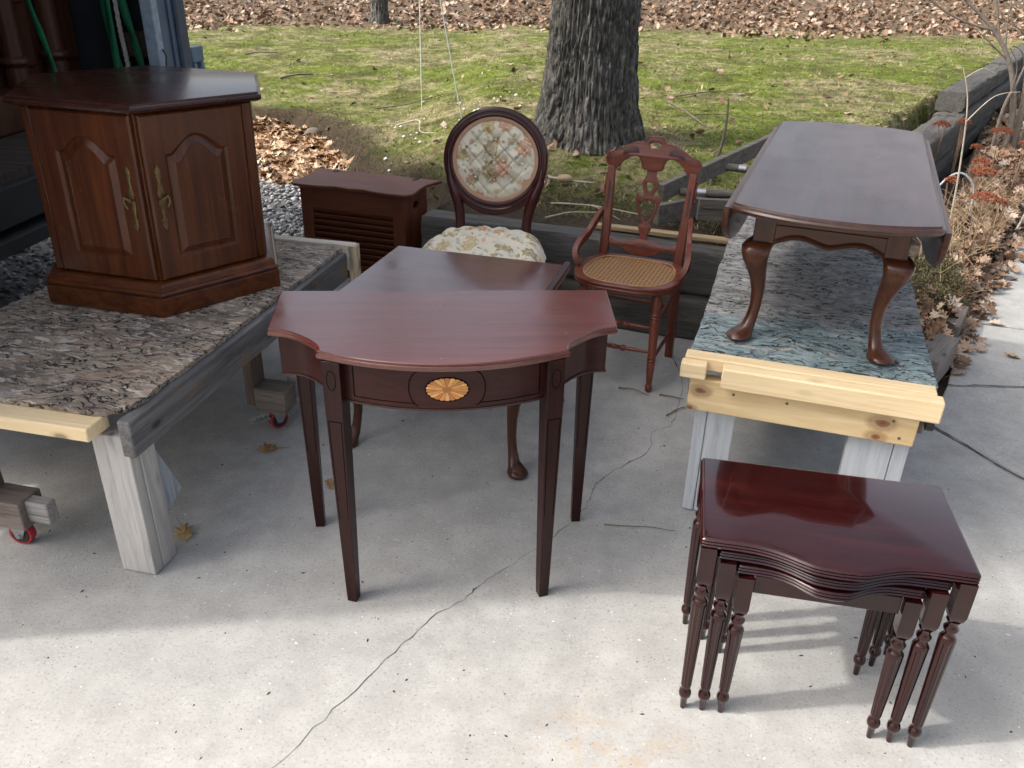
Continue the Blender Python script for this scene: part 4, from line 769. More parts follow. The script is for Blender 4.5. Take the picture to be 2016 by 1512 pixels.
def bench_left():
    t = thing('wheeled_bench', 'low wheeled wooden bench with flaking brown top under the hexagonal cabinet', 'bench', (-1.0, 1.83, 0), -.218, 'wheeled work benches'); Z = .526
    flake_sheet('top_sheet', -.80, .004, .012, 1.405, Z, .016, FLAKE_L, t, .10, .006, 3)
    g = G(); g.box(-.012, .026, .006, 1.40, Z - .125, Z - .018); g.build('side_rail', DARKY, t, bevel=.005)
    g = G(); g.box(-.812, -.774, .03, 1.38, Z - .125, Z - .018); g.build('side_rail', DARKY, t, bevel=.005)
    g = G(); g.box(-.86, -.058, -.048, .038, Z - .058, Z - .0185); g.build('front_board', PINE, t, bevel=.004)
    g = G(); g.box(-.80, .05, 1.408, 1.452, Z - .095, Z + .012); g.build('rear_board', greywood((.55, .46, .36), (.74, .68, .58), 'x', name='painted_pine', knots=False), t, bevel=.004)
    g = G(); g.box(.0275, .062, 1.408, 1.4515, Z - .23, Z + .010); g.build('end_cleat', greywood((.42, .28, .16), (.70, .58, .42), 'z', name='end_grain_pine', stain=(.30, .14, .06), thr=.5), t, bevel=.004)
    legs = [(-.105, .004, .012, .10), (-.76, -.66, .04, .13), (-.045, .012, .945, 1.03), (-.76, -.67, 1.25, 1.34)]
    for i, (a, b, c, d) in enumerate(legs):
        zb = .003 if i == 0 else .085
        g = G(); g.box(a, b - .0005 if i else b - .002, c, c + .036, zb if i != 1 else .10, Z - .1255 if i else Z - .07); g.build('leg_plank', GREYZ, t, bevel=.003)
        g = G(); g.box(b - .040, b + .0, c + .0375, d + .012 if i == 0 else d, zb if i != 1 else .10, Z - .127); g.build('leg_plank', GREYZ, t, bevel=.003)
    g = G(); M = Matrix.Translation((-.05, .125, Z - .25)) @ Matrix.Rotation(R(24), 4, 'X'); g.box(-.018, .020, -.035, .05, -.16, .13, M); g.build('brace', greywood((.26, .28, .31), (.44, .47, .50), 'z', name='bluegrey_plank'), t, bevel=.003)
    for x, y, rz, br in ((-.46, .05, .1, False), (-.05, .86, .9, True)):
        g = G(); g.box(x - .06, x + .06, y - .045, y + .045, .0835, .175); g.build('castor_block', greywood((.12, .10, .085), (.24, .20, .17), 'x', name='brown_block'), t, bevel=.004); castor(t, x, y, .083, rz, .036, br)
        g = G(); g.box(x - .095, x - .0605, y - .04, y + .045, .10, Z - .126); g.build('leg_plank', greywood((.10, .075, .06), (.2, .15, .12), 'z', name='brown_post'), t, bevel=.003)
    for x, y in ((-.05, .08), (-.70, 1.20)): castor(t, x, y, .084, .4)
    g = G(); g.box(-.43, -.33, .03, .068, .10, .17); g.build('castor_block', GREYX, t, bevel=.004)
bench_left()
def bench_right():
    t = thing('wheeled_bench', 'wheeled wooden bench with teal-stained flaking top under the drop-leaf table', 'bench', (.529, 2.247, 0), -.312, 'wheeled work benches'); Z = .562
    flake_sheet('top_sheet', 0, .668, .0, 1.75, Z, .016, FLAKE_R, t, 0, .006, 8)
    g = G(); g.box(-.012, .665, -.052, -.0015, Z - .038, Z + .001); g.build('front_board', PINE, t, bevel=.004)
    g = G(); g.box(-.018, .056, -.092, -.0525, Z - .052, Z - .006); g.build('front_cleat', PINE, t, bevel=.004)
    g = G(); g.box(.100, .680, -.100, -.0525, Z - .066, Z - .002); g.build('front_cleat', PINE, t, bevel=.005)
    g = G(); g.box(.010, .640, -.054, -.012, Z - .172, Z - .067); ab = g.build('apron_board', knotty('knotty_pine', ((.045, Z - .105, .026), (.022, Z - .165, .016), (.548, Z - .112, .032), (.540, Z - .158, .024))), t, bevel=.004)
    for x, z in ((.14, Z - .10), (.29, Z - .10), (.575, Z - .10), (.60, Z - .15)): G().lathe([(.0045, -.0545), (.0045, -.0555), (.001, -.0552)], 12, Matrix.Translation((x, 0, z)) @ Matrix.Rotation(R(-90), 4, 'X')).build('screw', plain((.16, .17, .10), .4, .6, name='deck_screw'), ab)
    for s0 in (.005, .625):
        g = G(); g.box(s0, s0 + .038, -.010, 1.72, Z - .15, Z - .018); g.build('side_rail', DARKY, t, bevel=.004)
    for a, b, c in ((.036, .072, .155), (.476, .60, .642)):
        g = G(); g.box(a, b - .001, -.011, .028, .003, Z - .1725 + .02); g.build('leg_plank', BLUEGREYZ, t, bevel=.003); g = G(); g.box(b + .001, c, -.009, .028, .003, Z - .1725 + .02); g.build('leg_plank', BLUEGREYZ, t, bevel=.003)
    for a in (.04, .56):
        g = G(); g.box(a, a + .09, 1.60, 1.638, .085, Z - .151); g.build('leg_plank', BLUEGREYZ, t, bevel=.003); castor(t, a + .045, 1.66, .084, .2)
    castor(t, .50, .75, .084, 1.2)
    g = G(); g.box(.46, .54, .70, .80, .0845, Z - .151); g.build('leg_plank', BLUEGREYZ, t, bevel=.003)
    g = G(); g.tube([(.660, -.03, Z - .105), (.680, -.03, Z - .105)], .017, 12); g.build('rail_bolt', blackm, t)
bench_right()

# ================================================================== TRUCK AND ITS LOAD
def truck():
    t = thing('box_truck', 'open blue-grey box truck with dark interior at the left edge', 'truck', (-1.75, 4.6, 0), -.12)
    blue = plain((.085, .125, .185), .45, name='blue_grey_paint', var=.2, sc=9.0); lt = plain((.30, .38, .45), .5, name='worn_light_blue', var=.3, sc=25.0); dk = plain((.012, .014, .018), .7, name='dark_liner', var=.3, sc=8.0)
    chas = plain((.018, .018, .02), .7, name='chassis_black', var=.5, sc=12.0); plk = greywood((.035, .026, .02), (.085, .065, .05), 'x', name='truck_floor_plank', knots=False); Wd, Ln, H = 2.35, 3.6, 4.05
    for k in range(14):
        y0 = -Wd + .02 + k * (Wd - .04) / 14; g = G(); g.box(-Ln, -.001, y0 + .001, y0 + (Wd - .04) / 14 - .002, .77, .805); g.build('floor_plank', plk, t)
    g = G(); g.box(-Ln, 0, .0, .06, .62, H); g.build('side_wall', dk, t); g = G(); g.box(-Ln, 0, -Wd - .06, -Wd, .26, H); g.build('side_wall', blue, t)  # near wall, out of view, extended down to block sun under the truck
    g = G(); g.box(-Ln, 0, -Wd - .06, .06, H + .001, H + .06); g.build('roof', lt, t); g = G(); g.box(-Ln - .05, -Ln - .001, -Wd - .06, .06, .62, H); g.build('front_wall', blue, t)
    # far rear post: light door track, recessed face and outer corner
    g = G(); g.box(-.05, .012, -.240, -.182, .62, H - .3); g.build('door_track', lt, t, bevel=.006)
    g = G(); g.box(-.06, .0, -.181, -.02, .62, H); g.box(.0005, .012, -.082, -.062, .62, H); g.build('rear_post', blue, t, bevel=.008); g = G(); g.box(-.09, .018, -.0195, .082, .60, H); g.build('rear_post', plain((.055, .075, .115), .5, name='blue_shadow_paint', var=.25, sc=14.0), t, bevel=.012)  # outer corner face in a darker blue, its shade put into the colour
    g = G(); g.box(-.06, .012, -Wd - .066, -Wd + .15, .60, H); g.build('rear_post', blue, t, bevel=.01); g = G(); g.box(-.08, .012, -Wd + .151, -.241, H - .32, H); g.build('header', blue, t, bevel=.01)
    g = G(); g.box(-.02, .02, .083, .21, 1.02, 1.10); g.box(-.02, .02, .095, .125, .93, 1.0195); g.box(-.02, .02, .175, .205, .93, 1.0195); g.build('door_latch', plain((.12, .19, .26), .5, name='latch_paint'), t, bevel=.006)
    g = G(); g.tube([(.016, -.205, 1.12), (.03, -.21, 1.09), (.022, -.205, 1.05), (.016, -.203, 1.02)], .004, 6); g.build('pull_cord', blackm, t)
    g = G(); g.box(-.30, -.10, -.058, -.0005, 1.06, 1.18); g.build('rub_rail', greywood((.05, .03, .02), (.10, .07, .05), 'x', name='rub_rail_wood', knots=False), t, bevel=.004)
    # leaf door swung open on the near side, unseen, sized for its shadow
    M = Matrix.Translation((.035, -Wd + .03, 0)) @ Matrix.Rotation(R(12), 4, 'Z'); g = G(); g.box(-.02, .02, -.80, 0, .45, H, M); dr = g.build('rear_door', blue, t, bevel=.006); g = G(); g.box(.021, .04, -.70, -.66, .75, H - .1, M); g.build('locking_bar', steel, dr)
    # sill, bumper and underbody
    g = G(); g.box(-.10, .03, -Wd - .06, .06, .62, .769); g.build('rear_sill', chas, t, bevel=.008); g = G(); g.box(-.06, .05, -Wd + .1, -.85, .53, .59); g.build('step_bumper', chas, t, bevel=.008)
    for y in (-Wd + .5, -.65):
        g = G(); g.box(-Ln, -.11, y - .05, y + .05, .42, .619); g.build('chassis_rail', chas, t)
    for x in (-2.0, -3.1):
        for y in (-Wd + .2, -.2):
            g = G(); g.lathe([(.16, -.13), (.30, -.14), (.39, -.11), (.42, -.06), (.42, .06), (.39, .11), (.30, .14), (.16, .13)], 28, Matrix.Translation((x, y, .42)) @ Matrix.Rotation(R(90), 4, 'X')); w = g.build('wheel', plain((.02, .02, .02), .85, name='tyre_rubber'), t); g = G(); g.lathe([(.01, -.08), (.159, -.10), (.159, .10), (.01, .08)], 20, Matrix.Translation((x, y, .42)) @ Matrix.Rotation(R(90), 4, 'X')); g.build('rim', lt, w)
    g = G(); g.box(-Ln - 1.9, -Ln - .15, -Wd + .1, -.1, .55, 2.5); cb = g.build('cab', blue, t, bevel=.12, seg=3)
    return t
truck()
TM = Matrix.Translation((-1.75, 4.6, 0)) @ Matrix.Rotation(-.12, 4, 'Z')
def armoire():
    p = TM @ Vector((-.86, -.62, .8055)); t = thing('armoire', 'dark brown armoire with round columns inside the truck', 'armoire', p, -.12); WZ = wood((.045, .016, .009), (.10, .038, .018), 'z', .4, .15, name='dark_oak_stain')
    g = G(); g.box(-.30, .30, -.80, .60, .08, 1.95); g.build('carcass', WZ, t, bevel=.01); g = G(); g.box(-.31, .44, -.82, .62, 0, .17); g.build('plinth', WZ, t, bevel=.012); g = G(); g.box(-.31, .44, -.84, .64, 1.952, 2.08); g.build('cornice', WZ, t, bevel=.03)
    for y in (.02, .318):
        g = G(); M = Matrix.Translation((.362, y, 0)); g.lathe([(.052, .171), (.052, .255), (.045, .26), (.050, .27), (.062, .277), (.064, .29), (.058, .299), (.046, .305), (.045, 1.7), (.055, 1.74), (.06, 1.95)], 24, M); g.build('column', WZ, t, ang=45)
    for a, b in ((-.78, -.42), (-.40, -.06), (.11, .235), (.40, .58)):
        g = G(); g.box(.3005, .322, a, b, .24, 1.86); dr = g.build('door', WZ, t, bevel=.008); g = G(); g.box(.3225, .338, a + .02 if b - a < .25 else a + .07, b - .02 if b - a < .25 else b - .07, .52 if b - a < .25 else .34, 1.76); g.build('panel', WZ, dr, bevel=.012)
armoire()
GREEN = plain((.012, .17, .075), .55, name='green_webbing', var=.25, sc=90.0)
def strap(pts, w, label, tw=0.0):
    P = catmull([TM @ Vector(p) for p in pts], 8); g = G(); a = []; b = []; n = len(P)
    for i, p in enumerate(P):
        ang = -.12 + tw * math.sin(i * .5); d = Vector((math.cos(ang), math.sin(ang), 0)) * w; a.append(p - d); b.append(p + d)
    g.add(a + b, [(i, i+1, n+i+1, n+i) for i in range(n-1)]); o = g.build('ratchet_strap', GREEN); m = o.modifiers.new('thick', 'SOLIDIFY'); m.thickness = .003; tag(o, label, 'strap', 'green straps in the truck'); return o
strap([(-.305, -.095, 2.2), (-.31, -.095, 1.6), (-.305, -.10, 1.25), (-.30, -.095, 1.05), (-.295, -.095, .95)], .022, 'widest green strap hanging beside the white rope', .35)
strap([(-.275, -.115, 2.2), (-.277, -.118, 1.6), (-.285, -.12, 1.25), (-.29, -.12, 1.0)], .018, 'green strap hanging between the wide strap and the rope', -.3)
strap([(-.255, -.09, 2.2), (-.24, -.09, 1.6), (-.215, -.09, 1.28), (-.19, -.09, 1.15), (-.178, -.09, 1.04), (-.17, -.09, .96)], .020, 'green strap nearest the blue truck post, slanting to the right', .3)
strap([(-.40, -.62, 2.0), (-.40, -.56, 1.4), (-.40, -.51, 1.2), (-.40, -.475, 1.06), (-.40, -.465, .98)], .014, 'narrow green strap hanging between the armoire columns', .2)
def rope():
    P = catmull([TM @ Vector(p) for p in ((-.245, -.10, 2.2), (-.247, -.10, 1.6), (-.25, -.105, 1.25), (-.243, -.105, 1.08), (-.237, -.105, .92))], 26); g = G()
    for k in range(3):
        g.tube([p + Vector((math.cos(i * .55 + k * 2.094), math.sin(i * .55 + k * 2.094), 0)) * .006 for i, p in enumerate(P)], .0062, 6)
    tag(g.build('rope', plain((.52, .50, .46), .8, name='cotton_rope')), 'twisted white rope hanging among the green straps', 'rope')
rope()

# ================================================================== GARDEN
# retaining timbers behind the chairs: rough sleepers, laid in two courses
def timber(label, x0, x1, y, z0, z1, d, seed, parent, group):
    L = x1 - x0; n = max(30, int(L * 60)); prof = []; K = 40; hz = z1 - z0
    loop = []
    for i in range(10): loop.append((0, hz * i / 9))
    for i in range(1, 10): loop.append((d * i / 9, hz))
    for i in range(1, 10): loop.append((d, hz * (1 - i / 9)))
    for i in range(1, 9): loop.append((d * (1 - i / 9), 0))
    lp = np.array(loop); u = np.linspace(x0, x1, n); U = np.repeat(u[:, None], len(lp), 1); Yy = np.repeat(lp[None, :, 0], n, 0); Zz = np.repeat(lp[None, :, 1], n, 0)
    cy, cz = d / 2, hz / 2; nse = (fbm(U * 3.0, Zz * 38 + Yy * 38, o=4, s=seed) - .5) * .028 + (fbm(U * 9, Zz * 80 + Yy * 80, o=2, s=seed + 3) - .5) * .012; rr = np.hypot(Yy - cy, Zz - cz) + 1e-6
    rnd_ = 1 - .10 * np.clip((np.abs(Yy - cy) / cy) ** 6 * (np.abs(Zz - cz) / cz) ** 6, 0, 1); Y2 = cy + (Yy - cy) * rnd_ + (Yy - cy) / rr * nse; Z2 = cz + (Zz - cz) * rnd_ + (Zz - cz) / rr * nse
    V = np.stack([U, Y2 + y, Z2 + z0], -1); m = len(lp); V = V.reshape(-1, 3); F = []
    for i in range(n - 1):
        for j in range(m): F.append((i*m + j, i*m + (j+1) % m, (i+1)*m + (j+1) % m, (i+1)*m + j))
    F.append(tuple(range(m))); F.append(tuple((n-1)*m + j for j in range(m))[::-1]); me = bpy.data.meshes.new('timber'); me.from_pydata(V.tolist(), [], F); fin(me, 50); return link('timber', me, TIMB, parent)
WALLT = thing('timber_retaining_wall', 'low dark weathered timber wall behind the two chairs', 'retaining wall', (.50, 3.66, 0), -.32)
timber('', -1.05, 1.22, .0, -.02, .205, .17, 4, WALLT, None); timber('', -1.02, .55, .012, .206, .425, .17, 9, WALLT, None); timber('', .555, 1.20, .018, .206, .420, .17, 12, WALLT, None)
g = G(); g.box(-.20, 1.15, .135, .185, .4335, .452); o = g.build('cap_board', greywood((.22, .16, .09), (.42, .32, .19), 'x', name='tan_board'), WALLT, bevel=.003)
# big timbers holding the lawn on the right
WR = thing('timber_retaining_wall', 'large shadowed timber wall edging the lawn beside the bare shrub', 'retaining wall', (3.50, 7.36, 0), math.atan2(.823, .568))
def rtimber(a, b, z0, z1, d, seed, y=0): timber('', a, b, y, z0, z1, d, seed, WR, None)
rtimber(-.15, 2.4, -.05, .20, -.24, 21); rtimber(-.05, 1.9, .202, .44, -.24, 22, .0); rtimber(.12, 2.7, .442, .60, -.22, 23, .02); rtimber(1.92, 5.5, .202, .44, -.24, 24); rtimber(2.72, 6.5, .442, .62, -.22, 25, .02); rtimber(2.42, 6.5, -.05, .20, -.24, 26)
rtimber(-2.6, -.16, -.05, .20, -.24, 28, -.02); rtimber(-2.5, -.06, .202, .43, -.24, 29, -.02)
# bed edging: mossy log, stone-grey kerb timbers by the path
def log(label, path, rad, mat, name='edging_log', seed=1):
    P = catmull([Vector(p) for p in path], 10); g = G(); rr = random.Random(seed); g.tube([p + Vector((0, 0, rr.uniform(-.004, .004))) for p in P], [rad * rr.uniform(.9, 1.1) for _ in P], 14); o = g.build(name, mat, ang=70); return tag(o, label, 'log')
MOSSLOG = greywood((.07, .075, .035), (.17, .16, .10), 'x', name='mossy_log', knots=False, stain=(.10, .13, .03), thr=.45)
log('mossy log edging the leafy bed beside the path', [(2.06, 3.70, .06), (2.33, 4.16, .06), (2.70, 4.72, .065), (3.1, 5.32, .07), (3.55, 5.98, .06)], .062, MOSSLOG, seed=2)
log('shorter mossy log at the foot of the bed, left of the grey kerb block', [(1.66, 3.36, .05), (1.80, 3.47, .055), (1.93, 3.62, .055)], .05, MOSSLOG, seed=3)
o = G().box(-.16, .16, -.055, .055, 0, .135).build('kerb_block', greywood((.16, .135, .12), (.27, .24, .215), 'x', name='kerb_timber'), bevel=.006); o.location = (1.80, 3.245, .004); o.rotation_euler = (0, 0, .90); tag(o, 'grey-brown square timber block at the corner of the path', 'timber block', 'kerb timbers')
o = G().box(-.15, .15, -.055, .055, 0, .12).build('kerb_block', greywood((.10, .085, .075), (.18, .155, .14), 'x', name='kerb_timber_dark'), bevel=.006); o.location = (2.06, 3.66, .0); o.rotation_euler = (0, 0, 1.0); tag(o, 'dark timber kerb block sunk behind the grey one, beside the shrub', 'timber block', 'kerb timbers')
# weathered ladder leaning low behind the cane chair
def ladder():
    t = thing('wooden_ladder', 'weathered grey wooden ladder lying behind the cane chair', 'ladder', (.78, 4.02, .46), .0); GW = greywood((.075, .066, .054), (.185, .168, .145), 'x', name='ladder_wood', knots=False)
    def bar(a, b, w, h, name, mat):
        a = Vector(a); b = Vector(b); d = b - a; M = Matrix.Translation(a) @ d.to_track_quat('X', 'Z').to_matrix().to_4x4(); g = G(); g.box(0, d.length, -w/2, w/2, -h/2, h/2, M); return g.build(name, mat, t, bevel=.003)
    bar((-.07, .08, .085), (.66, .80, .21), .035, .085, 'side_rail', GW); bar((-.10, -.03, .005), (-.07 + .36, .24, .005), .035, .10, 'side_rail', GW); bar((.10, -.02, .035), (1.2, .02, .01), .030, .105, 'side_rail', GW)
    for a, b, r in (((.04, .17, .07), (.86, .045, .075), .021), ((.32, .46, .135), (1.0, .26, .10), .020)):
        g = G(); g.tube([a, b], r, 12); rg = g.build('rung', GW, t)
        g = G(); v0 = Vector(a); v1 = Vector(b); g.tube([v0 + (v1 - v0) * .10, v0 + (v1 - v0) * .155], r + .002, 12); g.build('metal_sleeve', steel, rg)
    g = G(); g.box(.12, 1.15, -.038, -.0355, .045, .049); g.build('metal_strip', steel, t)
ladder()
# oak trunk with furrowed bark
def oak(x, y, r0, height, label, flare, lean, seed, nu=420, nv=460, detail=True, limbs=7):
    t = thing('oak_tree', label, 'tree', (x, y, on_lawn(x, y) - .03)); u = np.linspace(0, 2*PI, nu, endpoint=False); v = np.linspace(0, 1, nv) ** 1.6 * height; U, V = np.meshgrid(u, v, indexing='ij')
    r = r0 * (1 - .035 * V) + flare * np.exp(-V / .28) * (1 + .16 * np.sin(U * 5 + seed) + .12 * np.sin(U * 3)); cu, su = np.cos(U) * 4.2 * r0 / .3, np.sin(U) * 4.2 * r0 / .3
    if detail:
        wz = V * 4.0 + 1.2 * fbm(cu * 1.0, su * 1.0, V * 2.0, 3, seed); wp = 1.1 * vn(cu * 2, su * 2, V * 7, 3); a = vn(cu * 4.6 + wp, su * 4.6 + wp, wz, seed); b = vn(cu * 9.0 + wp, su * 9.0, wz * 2.6, seed + 5); c_ = fbm(cu * 10, su * 10, V * 14, 3, seed + 9)
        rd = np.abs(a - .5) * 2; r = r + .019 * (1 - np.exp(-(rd / .22) ** 2)) + .015 * (1 - np.exp(-(np.abs(b - .5) / .13) ** 2)) + .020 * c_ - .03
    X = r * np.cos(U) + lean[0] * V; Y = r * np.sin(U) + lean[1] * V; npmesh('trunk', np.stack([X, Y, V], -1).reshape(-1, 3), grid_faces(nu, nv, True), BARK, t, True)
    rr = random.Random(seed); g = G(); top = Vector((lean[0] * height, lean[1] * height, height))
    def branch(p, d, L, rad, dep):
        n = 7; P = [p]; q = p.copy(); dd = d.copy()
        for i in range(n): dd = (dd + Vector((rr.uniform(-.22, .22), rr.uniform(-.22, .22), rr.uniform(-.06, .16)))).normalized(); q = q + dd * (L / n); P.append(q.copy())
        g.tube(P, [rad * (1 - .75 * i / n) for i in range(n + 1)], 7 if dep < 2 else 4)
        if dep < 3:
            for k in range(3 if dep else 4):
                i = rr.randint(2, n); nd = (dd + Vector((rr.uniform(-1, 1), rr.uniform(-1, 1), rr.uniform(-.1, .7))) * .9).normalized(); branch(P[i], nd, L * rr.uniform(.5, .75), rad * (1 - .75 * i / n) * .8, dep + 1)
    for k in range(limbs):
        a = 2*PI*k/limbs + rr.uniform(-.3, .3); h = height * rr.uniform(.72, 1.0) if k else height; branch(Vector((lean[0]*h, lean[1]*h, h)), Vector((math.cos(a) * .8, math.sin(a) * .8, .9)).normalized() if k else Vector((.05, .05, 1)), 3.4 if k else 4.0, r0 * (.38 if k else .8), 0)
    g.build('crown', BARK, t, ang=70); return t
oak(.455, 5.75, .27, 4.6, 'thick grey oak trunk on the mossy lawn behind the cane chair', .125, (.02, .05), 3)
oak(-2.38, 15.3, .12, 6.5, 'smaller tree foot in the leaf litter near the two white cords', .06, (.0, .0), 8, 90, 90, True, 5)
# ---------------------------------------------------------------- ground cover
def blades():
    n = 150000; yy = 1 / RNG.uniform(1/17.5, 1/3.9, n); xx = RNG.uniform(-1, 1, n) * (.95 * yy + .6); z = lawn_h(xx, yy); near = yy + .33 * xx
    k = (z > .16) & (lawn_bare(xx, yy) < .35) & (near > 4.1 + .5 * fbm(xx * 3, yy * 3, o=2, s=6)); lit = fbm(xx * .8 + 3, yy * .8, o=3, s=44); k &= (yy < 14.4 + 2 * lit); xx, yy, z = xx[k], yy[k], z[k]; n = len(xx)
    a = RNG.uniform(0, 2*PI, n); ln = RNG.uniform(.018, .05, n) * (.8 + yy * .05) * (.55 + 1.1 * fbm(xx * 2.2, yy * 2.2, o=3, s=71)); w = RNG.uniform(.0016, .003, n) * (.6 + yy * .14); ti = RNG.uniform(.7, 1.5, n); b = RNG.uniform(0, 2*PI, n)
    B = np.stack([xx, yy, z - .006], 1); S = np.stack([np.cos(a), np.sin(a), np.zeros(n)], 1) * w[:, None]; T = np.stack([np.cos(b) * np.sin(ti), np.sin(b) * np.sin(ti), np.cos(ti)], 1) * ln[:, None]
    V = np.stack([B - S, B + S, B + T], 1).reshape(-1, 3); F = np.arange(3 * n).reshape(-1, 3); o = npmesh('grass', V, F, blade_mat()); tag(o, 'short moss and dry grass covering the sunny lawn', 'grass', kind='stuff')
blades()
def bank_roots():
    n = 26000; x = RNG.uniform(-5, -.1, n); y = RNG.uniform(4.6, 9.0, n); z = lawn_h(x, y); k = (z > .03) & (lawn_bare(x, y) > .3); x, y, z = x[k], y[k], z[k]; n = len(x); a = RNG.uniform(0, 2*PI, n); b = RNG.uniform(0, 2*PI, n); ln = RNG.uniform(.02, .075, n); w = RNG.uniform(.0015, .0035, n); ti = RNG.uniform(.5, 1.5, n)
    B = np.stack([x, y, z - .005], 1); S = np.stack([np.cos(a), np.sin(a), np.zeros(n)], 1) * w[:, None]; T = np.stack([np.cos(b) * np.sin(ti), np.sin(b) * np.sin(ti), np.cos(ti)], 1) * ln[:, None]
    o = npmesh('bank_roots', np.stack([B - S, B + S, B + T], 1).reshape(-1, 3), np.arange(3 * n).reshape(-1, 3), leaf_mat('root_strands', [(0, (.02, .014, .008)), (.7, (.075, .052, .03)), (1, (.22, .17, .09))])); tag(o, 'dark tangle of roots and dead grass on the bank behind the hamper', 'roots', kind='stuff')
bank_roots()
OAKL = np.array([(0, -.5), (.05, -.32), (.20, -.30), (.12, -.18), (.30, -.08), (.17, .02), (.34, .16), (.15, .20), (.18, .36), (.06, .34), (0, .5), (-.06, .34), (-.18, .36), (-.15, .20), (-.34, .16), (-.17, .02), (-.30, -.08), (-.12, -.18), (-.20, -.30), (-.05, -.32)])
def leaf_batch(name, P, size, mat, tilt=.5, lift=.0, curl=.35):
    n = len(P); m = len(OAKL); ctr = np.zeros((1, 2)); L = np.concatenate([ctr, OAKL]); s = RNG.uniform(size[0], size[1], n); c = RNG.uniform(-curl, curl * 1.6, n)
    x = L[:, 0][None] * s[:, None] * RNG.uniform(.8, 1.2, n)[:, None]; y = L[:, 1][None] * s[:, None]; z = (np.abs(L[:, 0]) ** 1.3)[None] * s[:, None] * c[:, None] * 2.2 + (L[:, 1] ** 2)[None] * s[:, None] * RNG.uniform(-.3, .9, n)[:, None]
    a = RNG.uniform(0, 2*PI, n)[:, None]; tx = RNG.normal(0, tilt, n)[:, None]; ty = RNG.normal(0, tilt, n)[:, None]
    y1 = y * np.cos(tx) - z * np.sin(tx); z1 = y * np.sin(tx) + z * np.cos(tx); x1 = x * np.cos(ty) + z1 * np.sin(ty); z2 = -x * np.sin(ty) + z1 * np.cos(ty); X = x1 * np.cos(a) - y1 * np.sin(a); Y = x1 * np.sin(a) + y1 * np.cos(a)
    zm = z2.min(1, keepdims=True); V = np.stack([X + P[:, 0:1], Y + P[:, 1:2], z2 - zm * .75 + P[:, 2:3] + lift], -1); k = m + 1
    F = np.concatenate([np.stack([np.zeros(1, int), np.array([1 + i]), np.array([1 + (i + 1) % m])], 1) for i in range(m)]); F = (F[None] + (np.arange(n) * k)[:, None, None]).reshape(-1, 3); return npmesh(name, V.reshape(-1, 3), F, mat)
def scatter(poly_x, poly_y, n): return RNG.uniform(*poly_x, n), RNG.uniform(*poly_y, n)
# leaf slope beyond the lawn
n = 26000; yy = 1 / RNG.uniform(1/32, 1/12.6, n); xx = RNG.uniform(-1, 1, n) * (.9 * yy); k = yy > 13.2 + 2.6 * fbm(xx * .8 + 3, yy * .8, o=3, s=44) + 1.5 * RNG.uniform(-.6, .6, n); xx, yy = xx[k], yy[k]
tag(leaf_batch('leaf_litter', np.stack([xx, yy, lawn_h(xx, yy)], 1), (.08, .15), LEAF2, .5), 'brown leaf litter covering the slope beyond the lawn', 'leaves', kind='stuff')
# sparse leaves on the lawn
n = 850; yy = 1 / RNG.uniform(1/14, 1/4.4, n); xx = RNG.uniform(-1, 1, n) * (.8 * yy); ta = RNG.uniform(0, 2*PI, 90); tr = .36 + np.abs(RNG.normal(0, .22, 90)); xx = np.concatenate([xx, .46 + tr * np.cos(ta)]); yy = np.concatenate([yy, 5.75 + tr * np.sin(ta)]); z = lawn_h(xx, yy); k = z > .16
tag(leaf_batch('lawn_leaves', np.stack([xx, yy, z], 1)[k], (.03, .095), LEAF2, .45, .006), 'scattered dry leaves lying on the mossy lawn', 'leaves', kind='stuff')
# oak leaf drift at the foot of the bank
n = 1700; yy = RNG.uniform(6.1, 8.3, n); xx = np.interp(yy, BKY, BKX) - .12 - np.abs(RNG.normal(0, .45, n)); k = (yy > 6.25 + .22 * np.sin(xx * 5)) & (xx > -3.2); xx, yy = xx[k], yy[k]; zz = np.maximum(lawn_h(xx, yy), 0); k = zz < .14; xx, yy, zz = xx[k], yy[k], zz[k] + RNG.uniform(0, .03, k.sum())
tag(leaf_batch('leaf_drift', np.stack([xx, yy, zz], 1), (.08, .14), LEAF, .28), 'sunlit drift of pale oak leaves between gravel and bank', 'leaves', kind='stuff')
# leaves in the right-hand bed
n = 4200; tt = RNG.uniform(0, 1, n) ** 1.3; q = RNG.uniform(-.02, 1, n); bx = 1.72 + tt * 5.0; by = 3.18 + tt * 7.3; ox, oy = -.80 * (.10 + tt * .75), .60 * (.10 + tt * .75); xx = bx + ox * q; yy = by + oy * q; pz = .05 + .10 * tt + RNG.uniform(0, .05, n)
tag(leaf_batch('bed_leaves', np.stack([xx, yy, pz], 1), (.07, .13), LEAF2, .6), 'brown leaves filling the bed between log edging and timbers', 'leaves', kind='stuff')
n = 130; xx = RNG.normal(1.86, .06, n); yy = RNG.normal(3.56, .09, n); tag(leaf_batch('corner_leaves', np.stack([xx, yy, RNG.uniform(.04, .15, n)], 1), (.07, .12), LEAF, .7), 'orange-brown oak leaves heaped at the near corner of the bed', 'leaves', kind='stuff')
n = 420; tt = RNG.uniform(0, 1, n); xx = 1.90 + tt * 1.75 + RNG.normal(0, .045, n) - .01; yy = 3.30 + tt * 2.55 + RNG.normal(0, .035, n) + .03; tag(leaf_batch('edge_leaves', np.stack([xx, yy, RNG.uniform(.005, .03, n)], 1), (.06, .11), LEAF2, .4), 'leaves trapped in the gap between log edging and path', 'leaves', kind='stuff')
